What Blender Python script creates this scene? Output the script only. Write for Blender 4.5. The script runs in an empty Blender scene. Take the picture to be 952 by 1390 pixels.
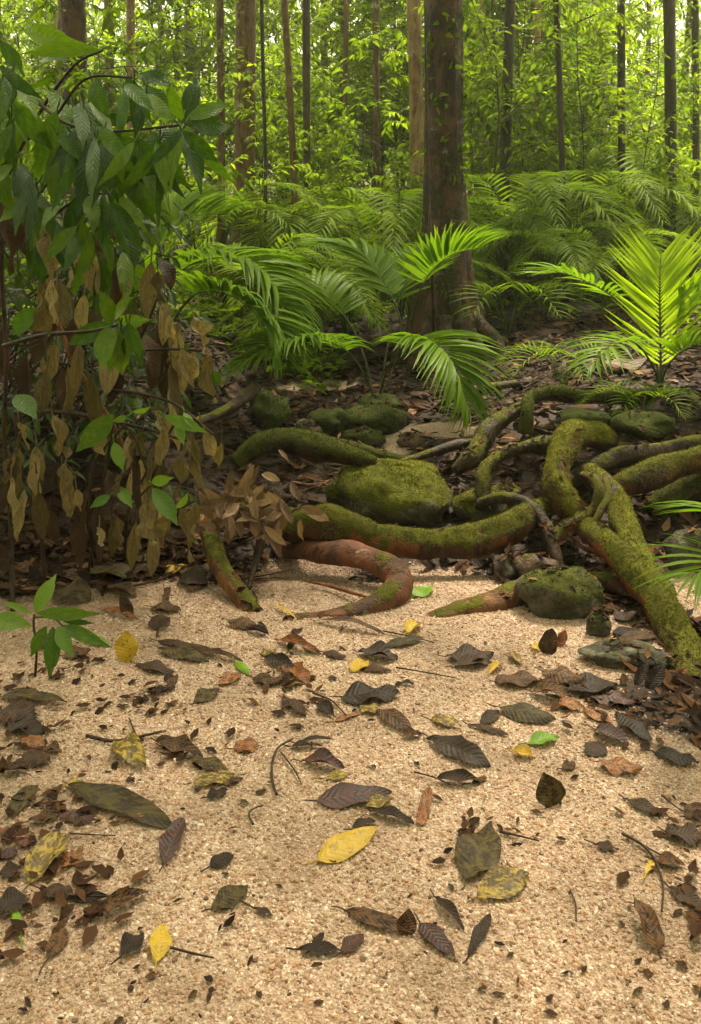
import bpy, math, random
import numpy as np
from mathutils import Vector, Matrix, noise

SC = bpy.context.scene
COL = SC.collection
R = math.radians
# ---------------------------------------------------------------- camera
FPX, CX, CY, PITCH, CAMH = 1158.0, 476.0, 576.0, R(12.0), 1.1
cd = bpy.data.cameras.new('camera')
cam = bpy.data.objects.new('camera', cd); COL.objects.link(cam)
cd.sensor_fit = 'VERTICAL'; cd.sensor_height = 36.0; cd.sensor_width = 24.0
cd.lens = 36.0 * FPX / 1390.0
cd.shift_y = -(695.0 - CY) / 1390.0
cd.clip_start = 0.02; cd.clip_end = 500
cam.location = (0, 0, CAMH); cam.rotation_euler = (R(90) - PITCH, 0, 0)
SC.camera = cam
# ---------------------------------------------------------------- light
SUN_EL, SUN_AZ = R(66), R(20)          # azimuth measured from +Y towards +X
w = bpy.data.worlds.new('World'); SC.world = w; w.use_nodes = True
wn = w.node_tree; bg = wn.nodes['Background']
sky = wn.nodes.new('ShaderNodeTexSky'); sky.sky_type = 'NISHITA'; sky.sun_disc = False
sky.sun_elevation = SUN_EL; sky.sun_rotation = SUN_AZ; sky.dust_density = 4.0; sky.air_density = 1.0; sky.ozone_density = 1.0
hs = wn.nodes.new('ShaderNodeHueSaturation'); hs.inputs['Saturation'].default_value = 0.0
wn.links.new(sky.outputs[0], hs.inputs['Color']); wm = wn.nodes.new('ShaderNodeMix'); wm.data_type = 'RGBA'; wm.blend_type = 'MULTIPLY'; wm.inputs[0].default_value = 1.0; wm.inputs[7].default_value = (1.0, .94, .80, 1)   # even warm overcast
wn.links.new(hs.outputs[0], wm.inputs[6]); wn.links.new(wm.outputs[2], bg.inputs['Color'])
bg.inputs['Strength'].default_value = 0.10
sl = bpy.data.lights.new('sun', 'SUN'); sl.energy = 5.0; sl.angle = R(10); sl.color = (1.0, 0.88, 0.66)
so = bpy.data.objects.new('sun', sl); COL.objects.link(so)
sd = Vector((math.sin(SUN_AZ) * math.cos(SUN_EL), math.cos(SUN_AZ) * math.cos(SUN_EL), math.sin(SUN_EL)))
so.rotation_euler = sd.to_track_quat('Z', 'Y').to_euler(); so.location = (3, 6, 9)
SC.view_settings.view_transform = 'Standard'; SC.view_settings.look = 'None'
SC.view_settings.exposure = 2.3; SC.view_settings.gamma = 1.0
SC.cycles.use_denoising = True
SC.cycles.max_bounces = 6; SC.cycles.diffuse_bounces = 3; SC.cycles.transmission_bounces = 4; SC.cycles.glossy_bounces = 2
SC.cycles.sample_clamp_indirect = 6.0

# ---------------------------------------------------------------- geometry helpers
CAMP = Vector((0, 0, CAMH))
FW = Vector((0, math.cos(PITCH), -math.sin(PITCH))); UP = Vector((0, math.sin(PITCH), math.cos(PITCH))); RT = Vector((1, 0, 0))
def ray(px, py): return FW + RT * ((px - CX) / FPX) + UP * ((CY - py) / FPX)
def P(px, py, Y):
    d = ray(px, py); return CAMP + d * (Y / d.y)
def sm(a, b, v):
    t = min(1.0, max(0.0, (v - a) / (b - a))); return t * t * (3 - 2 * t)
def hgt(x, y):
    yb = 2.86 - 0.32 * sm(0.55, 1.1, x) - 0.12 * sm(0.4, 1.0, -x)
    z = 0.26 * sm(yb, yb + 1.2, y)
    z += max(0.0, y - 4.2) * 0.05 + max(0.0, y - 8.0) * 0.05 + max(0.0, y - 30.0) * 0.12
    z -= 0.15 * math.exp(-((x + 0.12) / 0.5) ** 2) * sm(3.2, 3.8, y) * (1 - sm(6, 8, y))
    z += 0.16 * sm(0.5, 1.5, x) * sm(3.0, 4.0, y)
    z += 0.26 * sm(0.45, 1.0, -x) * sm(2.75, 3.7, y) * (1 - 0.6 * sm(4.5, 7, y))
    z += 0.04 * sm(1.0, 1.6, x) * sm(1.3, 2.4, y)
    z -= 0.05 * math.exp(-((y - 2.85) / 0.16) ** 2) * sm(-0.5, -0.3, x) * (1 - sm(0.5, 0.8, x))
    k = 0.5 + 0.9 * sm(2.8, 3.6, y)
    z += 0.022 * k * noise.noise((x * 1.7, y * 1.7, 3.1)) + 0.008 * k * noise.noise((x * 7, y * 7, 1.7))
    if y > 2.6: z += 0.05 * sm(2.8, 4.5, y) * noise.noise((x * 2.6, y * 2.6, 7.7))
    if y > 6: z += 0.25 * sm(6, 14, y) * noise.noise((x * .3, y * .3, 9.7))
    return z
def G(px, py, lift=0.0):
    d = ray(px, py); t, pt = 0.4, 0.4
    while t < 80:
        p = CAMP + d * t
        if p.z - lift < hgt(p.x, p.y):
            a, b = pt, t
            for _ in range(14):
                m = (a + b) / 2; q = CAMP + d * m
                if q.z - lift < hgt(q.x, q.y): b = m
                else: a = m
            return CAMP + d * b
        pt = t; t *= 1.02
    return CAMP + d * 80
def pxm(p):                            # metres per photo pixel at a point
    return (Vector(p) - CAMP).dot(FW) / FPX

class MB:
    def __init__(s): s.v = []; s.f = []; s.t = []; s.uv = []
    def add(s, vs, fs, tint=0.5, uvs=None):
        o = len(s.v); s.v.extend(vs); s.f.extend([tuple(i + o for i in f) for f in fs])
        if isinstance(tint, (list, tuple)): s.t.extend(tint)
        else: s.t.extend([tint] * len(vs))
        s.uv.extend(uvs if uvs is not None else [(0.5, 0.5)] * len(vs))
    def mesh(s, name, mat, origin=None, smooth=True):
        me = bpy.data.meshes.new(name)
        if origin is not None:
            ox, oy, oz = origin; vs = [(a[0] - ox, a[1] - oy, a[2] - oz) for a in s.v]
        else: vs = [tuple(a) for a in s.v]
        me.from_pydata(vs, [], s.f)
        at = me.attributes.new('tint', 'FLOAT', 'POINT'); at.data.foreach_set('value', np.array(s.t, dtype=np.float32))
        ul = me.uv_layers.new(name='uv')
        li = np.empty(len(me.loops), dtype=np.int32); me.loops.foreach_get('vertex_index', li)
        ul.data.foreach_set('uv', np.array(s.uv, dtype=np.float32)[li].ravel())
        if smooth: me.polygons.foreach_set('use_smooth', np.ones(len(me.polygons), dtype=bool))
        me.materials.append(mat); me.update()
        return me
    def build(s, name, mat, parent=None, smooth=True, **tags):
        me = s.mesh(name, mat, parent.location if parent is not None and parent.parent is None else (0, 0, 0) if parent is None else parent.parent.location, smooth)
        return link(name, me, parent, **tags)
def link(name, data, parent=None, label=None, cat=None, group=None, kind=None, loc=None):
    o = bpy.data.objects.new(name, data); COL.objects.link(o)
    if parent is not None: o.parent = parent
    if loc is not None: o.location = loc
    tag(o, label, cat, group, kind); return o
def tag(o, label=None, cat=None, group=None, kind=None):
    for k, v in (('label', label), ('category', cat), ('group', group), ('kind', kind)):
        if v: o[k] = v
    return o
def thing(name, label, cat, loc, group=None): return link(name, None, None, label, cat, group, loc=loc)
def single(mb, name, mat, label, cat, group=None, kind=None, origin=None, smooth=True):
    """a thing that is one mesh, with its origin where it stands"""
    if origin is None:
        a = np.array([tuple(p) for p in mb.v]); origin = Vector((a[:, 0].mean(), a[:, 1].mean(), a[:, 2].min()))
    return link(name, mb.mesh(name, mat, origin, smooth), None, label, cat, group, kind, origin)
def copy_tree(root, loc, rz=0.0, s=1.0):
    r = root.copy(); COL.objects.link(r); r.location = loc; r.rotation_euler = (0, 0, rz); r.scale = (s, s, s)
    for ch in list(root.children):
        c = ch.copy(); COL.objects.link(c); c.parent = r
        for g in list(ch.children):
            d = g.copy(); COL.objects.link(d); d.parent = c
    return r

def spline(pts, n):
    """Catmull-Rom through tuples (any length); n samples a span"""
    A = [np.array(p, dtype=float) for p in pts]; out = []
    A = [2 * A[0] - A[1]] + A + [2 * A[-1] - A[-2]]
    for i in range(1, len(A) - 2):
        p0, p1, p2, p3 = A[i - 1:i + 3]
        for k in range(n):
            t = k / n
            out.append(0.5 * (2 * p1 + (p2 - p0) * t + (2 * p0 - 5 * p1 + 4 * p2 - p3) * t * t + (3 * p1 - p0 - 3 * p2 + p3) * t ** 3))
    out.append(A[-2]); return out
def tube(mb, pts, seg=10, amp=0.0, nscale=6.0, tint=0.5, cap=True, fine=0.0):
    """pts: (x, y, z, r) samples"""
    n = len(pts); ps = [Vector(p[:3]) for p in pts]; vs, fs, uv = [], [], []
    T = (ps[1] - ps[0]).normalized()
    N = T.orthogonal().normalized(); L = 0
    for i in range(n):
        T2 = (ps[min(i + 1, n - 1)] - ps[max(i - 1, 0)]).normalized()
        N = (N - T2 * N.dot(T2)).normalized(); B = T2.cross(N)
        if i: L += (ps[i] - ps[i - 1]).length
        for j in range(seg):
            a = 2 * math.pi * j / seg; d = N * math.cos(a) + B * math.sin(a); r = pts[i][3]
            q = ps[i] + d * r
            if amp: r *= 1 + amp * noise.noise((math.cos(a) * 1.3, math.sin(a) * 1.3, L * 2.5 + n)) + amp * noise.noise(q * nscale) + fine * noise.noise(q * nscale * 4.3); q = ps[i] + d * r
            vs.append(q); uv.append((L, j / seg))
    for i in range(n - 1):
        for j in range(seg):
            k = (j + 1) % seg; fs.append((i * seg + j, i * seg + k, (i + 1) * seg + k, (i + 1) * seg + j))
    if cap:
        fs.append(tuple(range(seg - 1, -1, -1))); fs.append(tuple((n - 1) * seg + j for j in range(seg)))
    mb.add(vs, fs, tint, uv)
def stick(mb, a, b, r0, r1, seg=5, bend=0.0, rng=random, tint=0.5, n=5):
    a = Vector(a); b = Vector(b); d = (b - a); s = d.orthogonal().normalized(); pts = []
    s = (s * rng.uniform(-1, 1) + d.cross(s).normalized() * rng.uniform(-1, 1))
    for i in range(n + 1):
        t = i / n; q = a + d * t + s * (bend * d.length * math.sin(math.pi * t)) ; pts.append((*q, r0 + (r1 - r0) * t))
    tube(mb, pts, seg, tint=tint)

def leaf_local(W, nl=10, nw=4, p=0.9, q=0.8, fold=0.2, bend=0.4, curl=0.0, wave=0.0, twist=0.0, seed=0.0, acu=0.12, ribs=0.0, nrib=9, tear=0.0):
    """leaf of length 1 along +X, width W across Y, faces +Z"""
    vs, uv, fs = [], [], []; x = z = 0.0
    for i in range(nl + 1):
        t = i / nl
        if i:
            a = bend * (t - 0.5 / nl); x += math.cos(a) / nl; z -= math.sin(a) / nl
        a = bend * t
        hw = 0.5 * W * max(0.0, math.sin(math.pi * min(1, t ** p))) ** q
        if t > 1 - acu: hw = min(hw, 0.5 * W * (0.05 + (1 - t) / acu * 0.45))
        hw = max(hw, 0.012 * W + 0.002)
        if tear and 0.1 < t < 0.97: hw *= 1 - tear * max(0, noise.noise((t * 3.8, seed, 0.3)) + .2)
        tw = twist * t
        for j in range(nw + 1):
            v = 2 * j / nw - 1; y = v * hw
            h = fold * abs(y) + curl * y * abs(v) * (1 if v > 0 else -1) + wave * math.sin(t * 11 + seed + (1.7 if v > 0 else 0)) * abs(v) * W * 0.5
            if ribs: h += ribs * W * math.sin((t * nrib - abs(v) * 0.9) * 2 * math.pi) * min(1, abs(v) * 2.5) * (1 - abs(v) ** 6)
            yy, hh = y * math.cos(tw) - h * math.sin(tw), y * math.sin(tw) + h * math.cos(tw)
            vs.append(Vector((x + hh * math.sin(a), yy, z + hh * math.cos(a)))); uv.append((t, 0.5 + v / 2))
    m = nw + 1
    for i in range(nl):
        for j in range(nw): fs.append((i * m + j, (i + 1) * m + j, (i + 1) * m + j + 1, i * m + j + 1))
    c = vs[nl * m + nw // 2]; ang = math.atan2(c.z, c.x); s = 1 / max(0.2, math.hypot(c.x, c.z))
    M = Matrix.Rotation(ang, 3, 'Y')
    return [(M @ v) * s for v in vs], fs, uv
def place_leaf(mb, base, tip, width, normal, tint=0.5, **kw):
    base = Vector(base); X = Vector(tip) - base; L = X.length; X.normalize()
    N = (Vector(normal) - X * X.dot(Vector(normal)))
    N = N.normalized() if N.length > 1e-4 else X.orthogonal().normalized()
    Yv = N.cross(X); vs, fs, uv = leaf_local(width / L, **kw)
    mb.add([base + X * (v.x * L) + Yv * (v.y * L) + N * (v.z * L) for v in vs], fs, tint, uv)
def tiny_leaf(mb, base, X, N, L, W, tint, fold=0.25, droop=0.25):
    """six-vertex leaf for crowns"""
    Yv = N.cross(X); N2 = X.cross(Yv)
    m1 = base + X * (L * .35); m2 = base + X * (L * .72) - N2 * (L * droop * .4); tp = base + X * L - N2 * (L * droop)
    up = N2 * (fold * W * .5)
    o = [base, m1 + Yv * (W * .5) + up, m1 - Yv * (W * .5) + up, m1, m2 + Yv * (W * .36) + up * .7, m2 - Yv * (W * .36) + up * .7, m2, tp]
    mb.add(o, [(0, 3, 1), (0, 2, 3), (3, 6, 4, 1), (2, 5, 6, 3), (6, 7, 4), (5, 7, 6)], tint)
def rvec(rng, z0=-1.0, z1=1.0):
    a = rng.uniform(0, 2 * math.pi); z = rng.uniform(z0, z1); r = math.sqrt(max(0, 1 - z * z)); return Vector((r * math.cos(a), r * math.sin(a), z))

# ---------------------------------------------------------------- materials
class NT:
    def __init__(s, name):
        s.m = bpy.data.materials.new(name); s.m.use_nodes = True; s.t = s.m.node_tree; s.b = s.t.nodes['Principled BSDF']; s.out = s.t.nodes['Material Output']
    def set(s, sock, v):
        if hasattr(v, 'is_linked'): s.t.links.new(v, sock)
        elif isinstance(v, (tuple, list)) and len(v) == 3 and sock.type == 'RGBA': sock.default_value = (*v, 1)
        else: sock.default_value = v
    def n(s, typ, out=0, props=None, **ins):
        nd = s.t.nodes.new('ShaderNode' + typ)
        for k, v in (props or {}).items(): setattr(nd, k, v)
        for k, v in ins.items():
            s.set(nd.inputs[int(k[1:]) if k[0] == 'i' and k[1:].isdigit() else k.replace('_', ' ')], v)
        return nd.outputs[out]
    def noise(s, scale, detail=4.0, vec=None, rough=0.55, dist=0.0):
        k = {'Vector': vec} if vec is not None else {}
        return s.n('TexNoise', 0, None, Scale=scale, Detail=detail, Roughness=rough, Distortion=dist, **k)
    def math(s, op, a, b=0.0, clamp=False): return s.n('Math', 0, {'operation': op, 'use_clamp': clamp}, i0=a, i1=b)
    def mix(s, f, a, b, blend='MIX'):
        nd = s.t.nodes.new('ShaderNodeMix'); nd.data_type = 'RGBA'; nd.blend_type = blend
        s.set(nd.inputs[0], f); s.set(nd.inputs[6], a); s.set(nd.inputs[7], b); return nd.outputs[2]
    def ramp(s, f, stops, interp='LINEAR'):
        nd = s.t.nodes.new('ShaderNodeValToRGB'); s.t.links.new(f, nd.inputs[0]); cr = nd.color_ramp; cr.interpolation = interp
        while len(cr.elements) < len(stops): cr.elements.new(0.5)
        for e, (p, c) in zip(cr.elements, stops): e.position = p; e.color = (*c, 1) if len(c) == 3 else c
        return nd.outputs[0]
    def rng(s, f, a, b, c=0.0, d=1.0): return s.n('MapRange', 0, {'clamp': True}, i0=f, i1=a, i2=b, i3=c, i4=d)
    def attr(s, name): return s.n('Attribute', 2, {'attribute_name': name})
    def objpos(s): return s.n('TexCoord', 3)
    def pos(s): return s.n('NewGeometry', 0)
    def sep(s, v, i): return s.n('SeparateXYZ', i, None, i0=v)
    def scalev(s, v, x, y, z): return s.n('Mapping', 0, None, Vector=v, Scale=(x, y, z))
    def bump(s, h, strength=0.5, dist=0.01): s.set(s.b.inputs['Normal'], s.n('Bump', 0, None, Height=h, Strength=strength, Distance=dist))
    def fin(s, color, rough=0.6, spec=0.5, transl=0.0, tcol=None):
        s.set(s.b.inputs['Base Color'], color); s.set(s.b.inputs['Roughness'], rough); s.set(s.b.inputs['Specular IOR Level'], spec)
        if transl:
            tr = s.n('BsdfTranslucent', 0, None, Color=tcol if tcol is not None else color)
            ms = s.n('MixShader', 0, None, i0=transl, i1=s.b.outputs[0], i2=tr); s.t.links.new(ms, s.out.inputs[0])
        return s.m

def leaf_mat(name, stops, transl=0.3, rough=0.35, spec=0.5, veins=0.0, nv=11, src='obj', spots=None, spotamt=0.5, tgain=(1.5, 1.6, .7), mid=None, bump=0.4, nscale=7, ribw=.2):
    m = NT(name)
    f = m.n('ObjectInfo', 5) if src == 'obj' else m.attr('tint')
    nz = m.noise(nscale, 3)
    f2 = m.math('ADD', f, m.rng(nz, .3, .7, -.18, .18), True)
    col = m.ramp(f2, stops); h = nz
    if spots:
        sp = m.rng(m.noise(nscale * .8, 5, rough=.7), .62 - .25 * spotamt, .70 - .25 * spotamt); col = m.mix(sp, col, spots)
    if veins:
        uv = m.n('TexCoord', 2); u = m.sep(uv, 0); v = m.math('ABSOLUTE', m.math('SUBTRACT', m.sep(uv, 1), .5))
        ph = m.math('SUBTRACT', m.math('MULTIPLY', u, nv), m.math('MULTIPLY', v, nv * .32))
        sn = m.math('SINE', m.math('MULTIPLY', ph, 6.283)); ln = m.rng(sn, .8, 1.0)
        md = m.rng(v, .012, .03, 1, 0)
        line = m.math('MAXIMUM', m.math('MULTIPLY', ln, .45), md)
        if mid: col = m.mix(m.math('MULTIPLY', line, veins), col, mid)
        h = m.math('ADD', m.math('MULTIPLY', sn, ribw), m.math('MULTIPLY', m.noise(22, 4), .8))
    if bump: m.bump(h, bump, .004)
    tc = m.mix(1.0, col, tgain, 'MULTIPLY')
    return m.fin(col, rough, spec, transl, tc)

G_DEEP = [(0, (.020, .052, .002)), (.5, (.055, .118, .003)), (1, (.125, .20, .005))]
M_BIGLEAF = leaf_mat('glossy_leaf', G_DEEP, .36, .27, .30, veins=.22, nv=12, mid=(.10, .17, .02), bump=.5)
M_BRIGHTLEAF = leaf_mat('bright_leaf', [(0, (.08, .16, .006)), (1, (.14, .24, .010))], .35, .35, .5, veins=.3, nv=9, mid=(.14, .26, .04))
M_CROWN = leaf_mat('crown_leaf', [(0, (.05, .092, .004)), (.5, (.108, .172, .006)), (1, (.20, .27, .010))], .5, .6, .03, src='tint', bump=0, nscale=1.5)
M_CROWN_PALE = leaf_mat('crown_leaf_pale', [(0, (.062, .11, .005)), (.5, (.125, .185, .008)), (1, (.25, .31, .014))], .52, .6, .03, src='tint', bump=0, nscale=1.0)
M_FROND = leaf_mat('palm_leaflet', [(0, (.06, .115, .006)), (.5, (.115, .18, .009)), (1, (.21, .28, .014))], .5, .5, .05, src='tint', bump=0, nscale=4)
M_LEAFLET = leaf_mat('palm_leaflet_near', [(0, (.08, .155, .006)), (1, (.15, .24, .010))], .48, .42, .10, veins=.25, nv=.01, mid=(.12, .2, .03), bump=.1)
M_LIME = leaf_mat('lime_leaflet', [(0, (.22, .32, .010)), (1, (.31, .41, .014))], .5, .36, .4, veins=.25, nv=.01, mid=(.35, .4, .06), bump=.1)
M_DRYFROND = leaf_mat('dry_leaflet', [(0, (.22, .16, .03)), (1, (.34, .24, .05))], .3, .6, .2, bump=.1)
M_DEADHANG = leaf_mat('dead_hanging_leaf', [(0, (.085, .062, .027)), (.5, (.19, .138, .062)), (1, (.38, .285, .145))], .2, .65, .15, veins=.3, nv=13, mid=(.06, .04, .018), bump=.9, spots=(.06, .038, .016), spotamt=.15)
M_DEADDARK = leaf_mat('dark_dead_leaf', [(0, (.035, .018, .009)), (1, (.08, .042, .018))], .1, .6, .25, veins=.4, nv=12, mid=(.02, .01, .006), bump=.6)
M_DRIEDPINK = leaf_mat('dried_pinkish_leaf', [(0, (.10, .058, .034)), (.5, (.24, .145, .085)), (1, (.42, .28, .18))], .1, .65, .2, veins=.3, nv=8, mid=(.12, .07, .04), bump=.5)
FALLEN = {
 'black': leaf_mat('black_wet_leaf', [(0, (.018, .010, .007)), (1, (.046, .025, .014))], .02, .42, .22, veins=.18, nv=11, mid=(.045, .028, .02), bump=.7),
 'brown': leaf_mat('brown_wet_leaf', [(0, (.055, .025, .010)), (1, (.13, .060, .022))], .04, .48, .22, veins=.3, nv=11, mid=(.03, .015, .01), bump=.7, spots=(.022, .012, .008), spotamt=.5),
 'maroon': leaf_mat('maroon_wet_leaf', [(0, (.045, .013, .011)), (1, (.085, .024, .016))], .03, .34, .4, veins=.5, nv=10, mid=(.12, .05, .03), bump=.7, spots=(.03, .016, .015), spotamt=.6),
 'olive': leaf_mat('olive_wet_leaf', [(0, (.055, .042, .012)), (1, (.10, .064, .016))], .06, .5, .2, veins=.3, nv=11, mid=(.04, .03, .012), bump=.6, spots=(.03, .018, .010), spotamt=.6),
 'orange': leaf_mat('orange_leaf', [(0, (.22, .065, .012)), (1, (.30, .11, .02))], .1, .4, .4, veins=.4, nv=10, mid=(.13, .045, .012), bump=.5, spots=(.09, .032, .012), spotamt=.6),
 'red': leaf_mat('red_leaf', [(0, (.16, .022, .010)), (1, (.22, .04, .015))], .08, .35, .5, veins=.3, nv=10, mid=(.08, .015, .01), bump=.5, spots=(.05, .014, .010), spotamt=.6),
 'yellow': leaf_mat('yellow_leaf', [(0, (.42, .26, .014)), (1, (.52, .35, .025))], .18, .4, .4, veins=.35, nv=10, mid=(.42, .22, .015), bump=.4, spots=(.20, .085, .012), spotamt=.22),
 'mottled': leaf_mat('mottled_yellow_leaf', [(0, (.30, .20, .015)), (1, (.38, .26, .02))], .12, .4, .4, veins=.4, nv=10, mid=(.3, .18, .02), bump=.5, spots=(.085, .05, .012), spotamt=.75),
 'green': leaf_mat('fresh_green_leaf', [(0, (.12, .24, .012)), (1, (.17, .29, .016))], .3, .4, .4, veins=.3, nv=8, mid=(.3, .45, .05), bump=.3),
}
def bark_mat(name, dark, light, moss=0.0, mosscol=((.045, .052, .005), (.15, .145, .010)), red=None, vs=(14, 14, 3), scale=1.0, wet=.55, lich=0.0, topbias=.55, bd=.012):
    m = NT(name); p = m.pos()
    f = m.noise(5 * scale, 6, m.scalev(p, vs[0] / 5, vs[1] / 5, vs[2] / 5), .62); f2 = m.noise(22 * scale, 5, p, .6)
    col = m.mix(m.rng(f, .35, .66), dark, light); h = m.math('ADD', f, m.math('MULTIPLY', f2, .5))
    f3 = m.noise(11 * scale, 5, m.scalev(p, vs[0] / 4, vs[1] / 4, vs[2] / 4), .7); h = m.math('ADD', h, m.math('MULTIPLY', f3, .9))
    col = m.mix(m.rng(f3, .36, .50, .8, 0), col, tuple(c * .4 for c in dark))
    if red: col = m.mix(m.rng(m.noise(6, 4, p), .48, .62), col, red)
    if lich: col = m.mix(m.rng(m.noise(9, 5, p, .65), .66 - lich * .1, .70), col, (.34, .31, .22))
    rough = wet; col = m.mix(m.math('MULTIPLY', m.rng(m.noise(7, 6, p, .7), .5, .68), .75), col, tuple(c * .35 for c in dark))
    if moss > 0:
        nz = m.sep(m.n('NewGeometry', 1), 2)
        mk = m.math('ADD', m.math('ADD', m.math('MULTIPLY', nz, topbias), m.math('MULTIPLY', m.rng(m.noise(5.5, 6, p, .72), .32, .68), 1.15)), m.math('MULTIPLY', m.rng(m.noise(40, 4, p, .7), .3, .7), .30))
        fac = m.rng(mk, 1.45 - moss, 1.68 - moss)
        mc = m.mix(m.rng(m.noise(28, 5, p, .7), .34, .68), mosscol[0], mosscol[1])
        mc = m.mix(m.rng(m.noise(3.4, 3, p), .45, .65), mc, tuple(c * .55 for c in mosscol[1]))
        col = m.mix(fac, col, mc)
        h = m.math('ADD', h, m.math('MULTIPLY', fac, m.noise(130, 4, p, .7)))
        rough = m.rng(fac, 0, 1, wet, .95)
    m.bump(h, .9, bd)
    return m.fin(col, rough, .25)
M_ROOTMOSS = bark_mat('mossy_root', (.020, .009, .004), (.095, .040, .013), .62, red=(.19, .062, .020), topbias=.8, mosscol=((.035, .038, .004), (.13, .122, .008)))
M_ROOTVMOSS = bark_mat('thick_mossy_root', (.03, .014, .006), (.12, .050, .017), .66, mosscol=((.05, .056, .004), (.165, .155, .009)))
M_ROOTRED = bark_mat('red_root', (.055, .022, .012), (.19, .068, .032), .48, red=(.21, .072, .032), wet=.5, topbias=.2, vs=(10, 30, 10), lich=.3)
M_ROOTDARK = bark_mat('dark_root', (.020, .011, .006), (.065, .036, .017), .38)
M_LOGMOSS = bark_mat('dark_mossy_log', (.02, .011, .006), (.06, .032, .013), .95, mosscol=((.025, .032, .003), (.085, .09, .007)))
M_ROOTORANGE = bark_mat('orange_root', (.08, .032, .011), (.25, .105, .034), .34)
M_TWIG = bark_mat('twig_bark', (.025, .014, .008), (.075, .042, .022), 0)
M_STEM = bark_mat('green_stem', (.03, .022, .010), (.07, .05, .018), 0)
M_PALMSTEM = bark_mat('palm_stalk', (.035, .05, .010), (.08, .09, .02), 0)
M_REDTWIG = bark_mat('red_rootlet', (.12, .04, .015), (.26, .10, .04), 0)
M_TRUNK = bark_mat('reddish_tree_bark', (.012, .007, .004), (.090, .047, .020), .62, mosscol=((.03, .042, .006), (.085, .082, .016)), red=(.105, .052, .022), vs=(16, 16, 4), lich=.35, topbias=.1, bd=.035)
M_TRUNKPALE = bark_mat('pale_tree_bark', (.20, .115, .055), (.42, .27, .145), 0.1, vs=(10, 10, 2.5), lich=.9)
M_TRUNKBROWN = bark_mat('brown_tree_bark', (.085, .048, .020), (.21, .125, .052), 0.1, vs=(12, 12, 3), lich=.6)
M_TRUNKDARK = bark_mat('dark_tree_bark', (.03, .024, .014), (.085, .062, .035), .3, vs=(12, 12, 3))
M_ROCKMOSS = bark_mat('mossy_rock', (.055, .045, .030), (.12, .10, .06), .74, mosscol=((.05, .058, .005), (.155, .155, .013)), vs=(8, 8, 8), wet=.8, lich=.9, topbias=.85)
M_ROCKGREY = bark_mat('grey_rock', (.035, .030, .017), (.13, .112, .07), .36, mosscol=((.04, .045, .007), (.12, .12, .02)), vs=(16, 16, 16), wet=.75, lich=1.2)
M_ROCKBROWN = bark_mat('brown_rock', (.06, .035, .022), (.17, .10, .06), .35, vs=(9, 9, 9), wet=.55, lich=.3)
M_ROCKDARK = bark_mat('dark_mossy_rock', (.03, .026, .016), (.10, .085, .05), .95, mosscol=((.03, .042, .006), (.085, .10, .014)), vs=(9, 9, 9), wet=.7, lich=.3)
def moss_mat(name, stops):
    m = NT(name); return m.fin(m.ramp(m.attr('tint'), stops), .9, .1, .35, m.ramp(m.attr('tint'), [(p, tuple(min(1, c * 1.5) for c in cc)) for p, cc in stops]))
M_MOSS = moss_mat('moss_blades', [(0, (.045, .052, .005)), (.6, (.12, .12, .008)), (1, (.21, .20, .016))])
M_MOSSDARK = moss_mat('dark_moss_blades', [(0, (.028, .036, .004)), (1, (.09, .095, .009))])
m = NT('leaf_litter'); M_LITTER = m.fin(m.ramp(m.attr('tint'), [(0, (.010, .005, .003)), (.5, (.032, .014, .006)), (.78, (.065, .028, .011)), (.92, (.12, .055, .022)), (1, (.22, .12, .055))]), .65, .08, .05)
m = NT('sand_grain')
cr = m.ramp(m.n('ObjectInfo', 5), [(0, (.10, .05, .026)), (.12, (.26, .135, .066)), (.22, (.46, .24, .11)), (.32, (.35, .222, .145)), (.7, (.46, .293, .202)), (.88, (.57, .44, .335)), (1, (.78, .68, .55))])
cr = m.mix(m.math('MULTIPLY', m.rng(m.noise(2.6, 5, m.pos(), .65), .44, .66), .62), cr, (.15, .088, .046))   # damp humus stains
M_GRAIN = m.fin(m.mix(m.rng(m.noise(300, 2), .3, .7), cr, m.mix(1.0, cr, (.78, .72, .66), 'MULTIPLY')), .38, .5)
m = NT('ground'); p = m.pos(); sw = m.attr('sandw')
v = m.n('TexVoronoi', 1, None, Vector=p, Scale=190.0)
sandc = m.mix(.85, (.33, .215, .145), m.ramp(m.sep(v, 0), [(0, (.18, .105, .06)), (.3, (.37, .245, .165)), (.8, (.47, .34, .24)), (1, (.58, .48, .38))]))
soil = m.mix(m.rng(m.noise(9, 6, p, .65), .35, .65), (.012, .006, .0035), (.038, .018, .008))
soil = m.mix(m.rng(m.noise(38, 4, p, .7), .55, .68), soil, (.075, .038, .017))
sf = m.rng(m.math('ADD', sw, m.rng(m.noise(11, 6, p, .7), .3, .7, -.28, .28)), .36, .62)
stain = m.rng(m.noise(2.6, 5, p, .65), .44, .66)
sandc = m.mix(m.math('MULTIPLY', stain, .66), sandc, (.15, .088, .046))
col = m.mix(sf, soil, sandc)
m.bump(m.math('ADD', m.noise(60, 4, p), m.math('MULTIPLY', m.n('TexVoronoi', 0, None, Vector=p, Scale=190.0), m.math('MULTIPLY', sf, .6))), .7, .008)
M_GROUND = m.fin(col, .75, .3)

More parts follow.
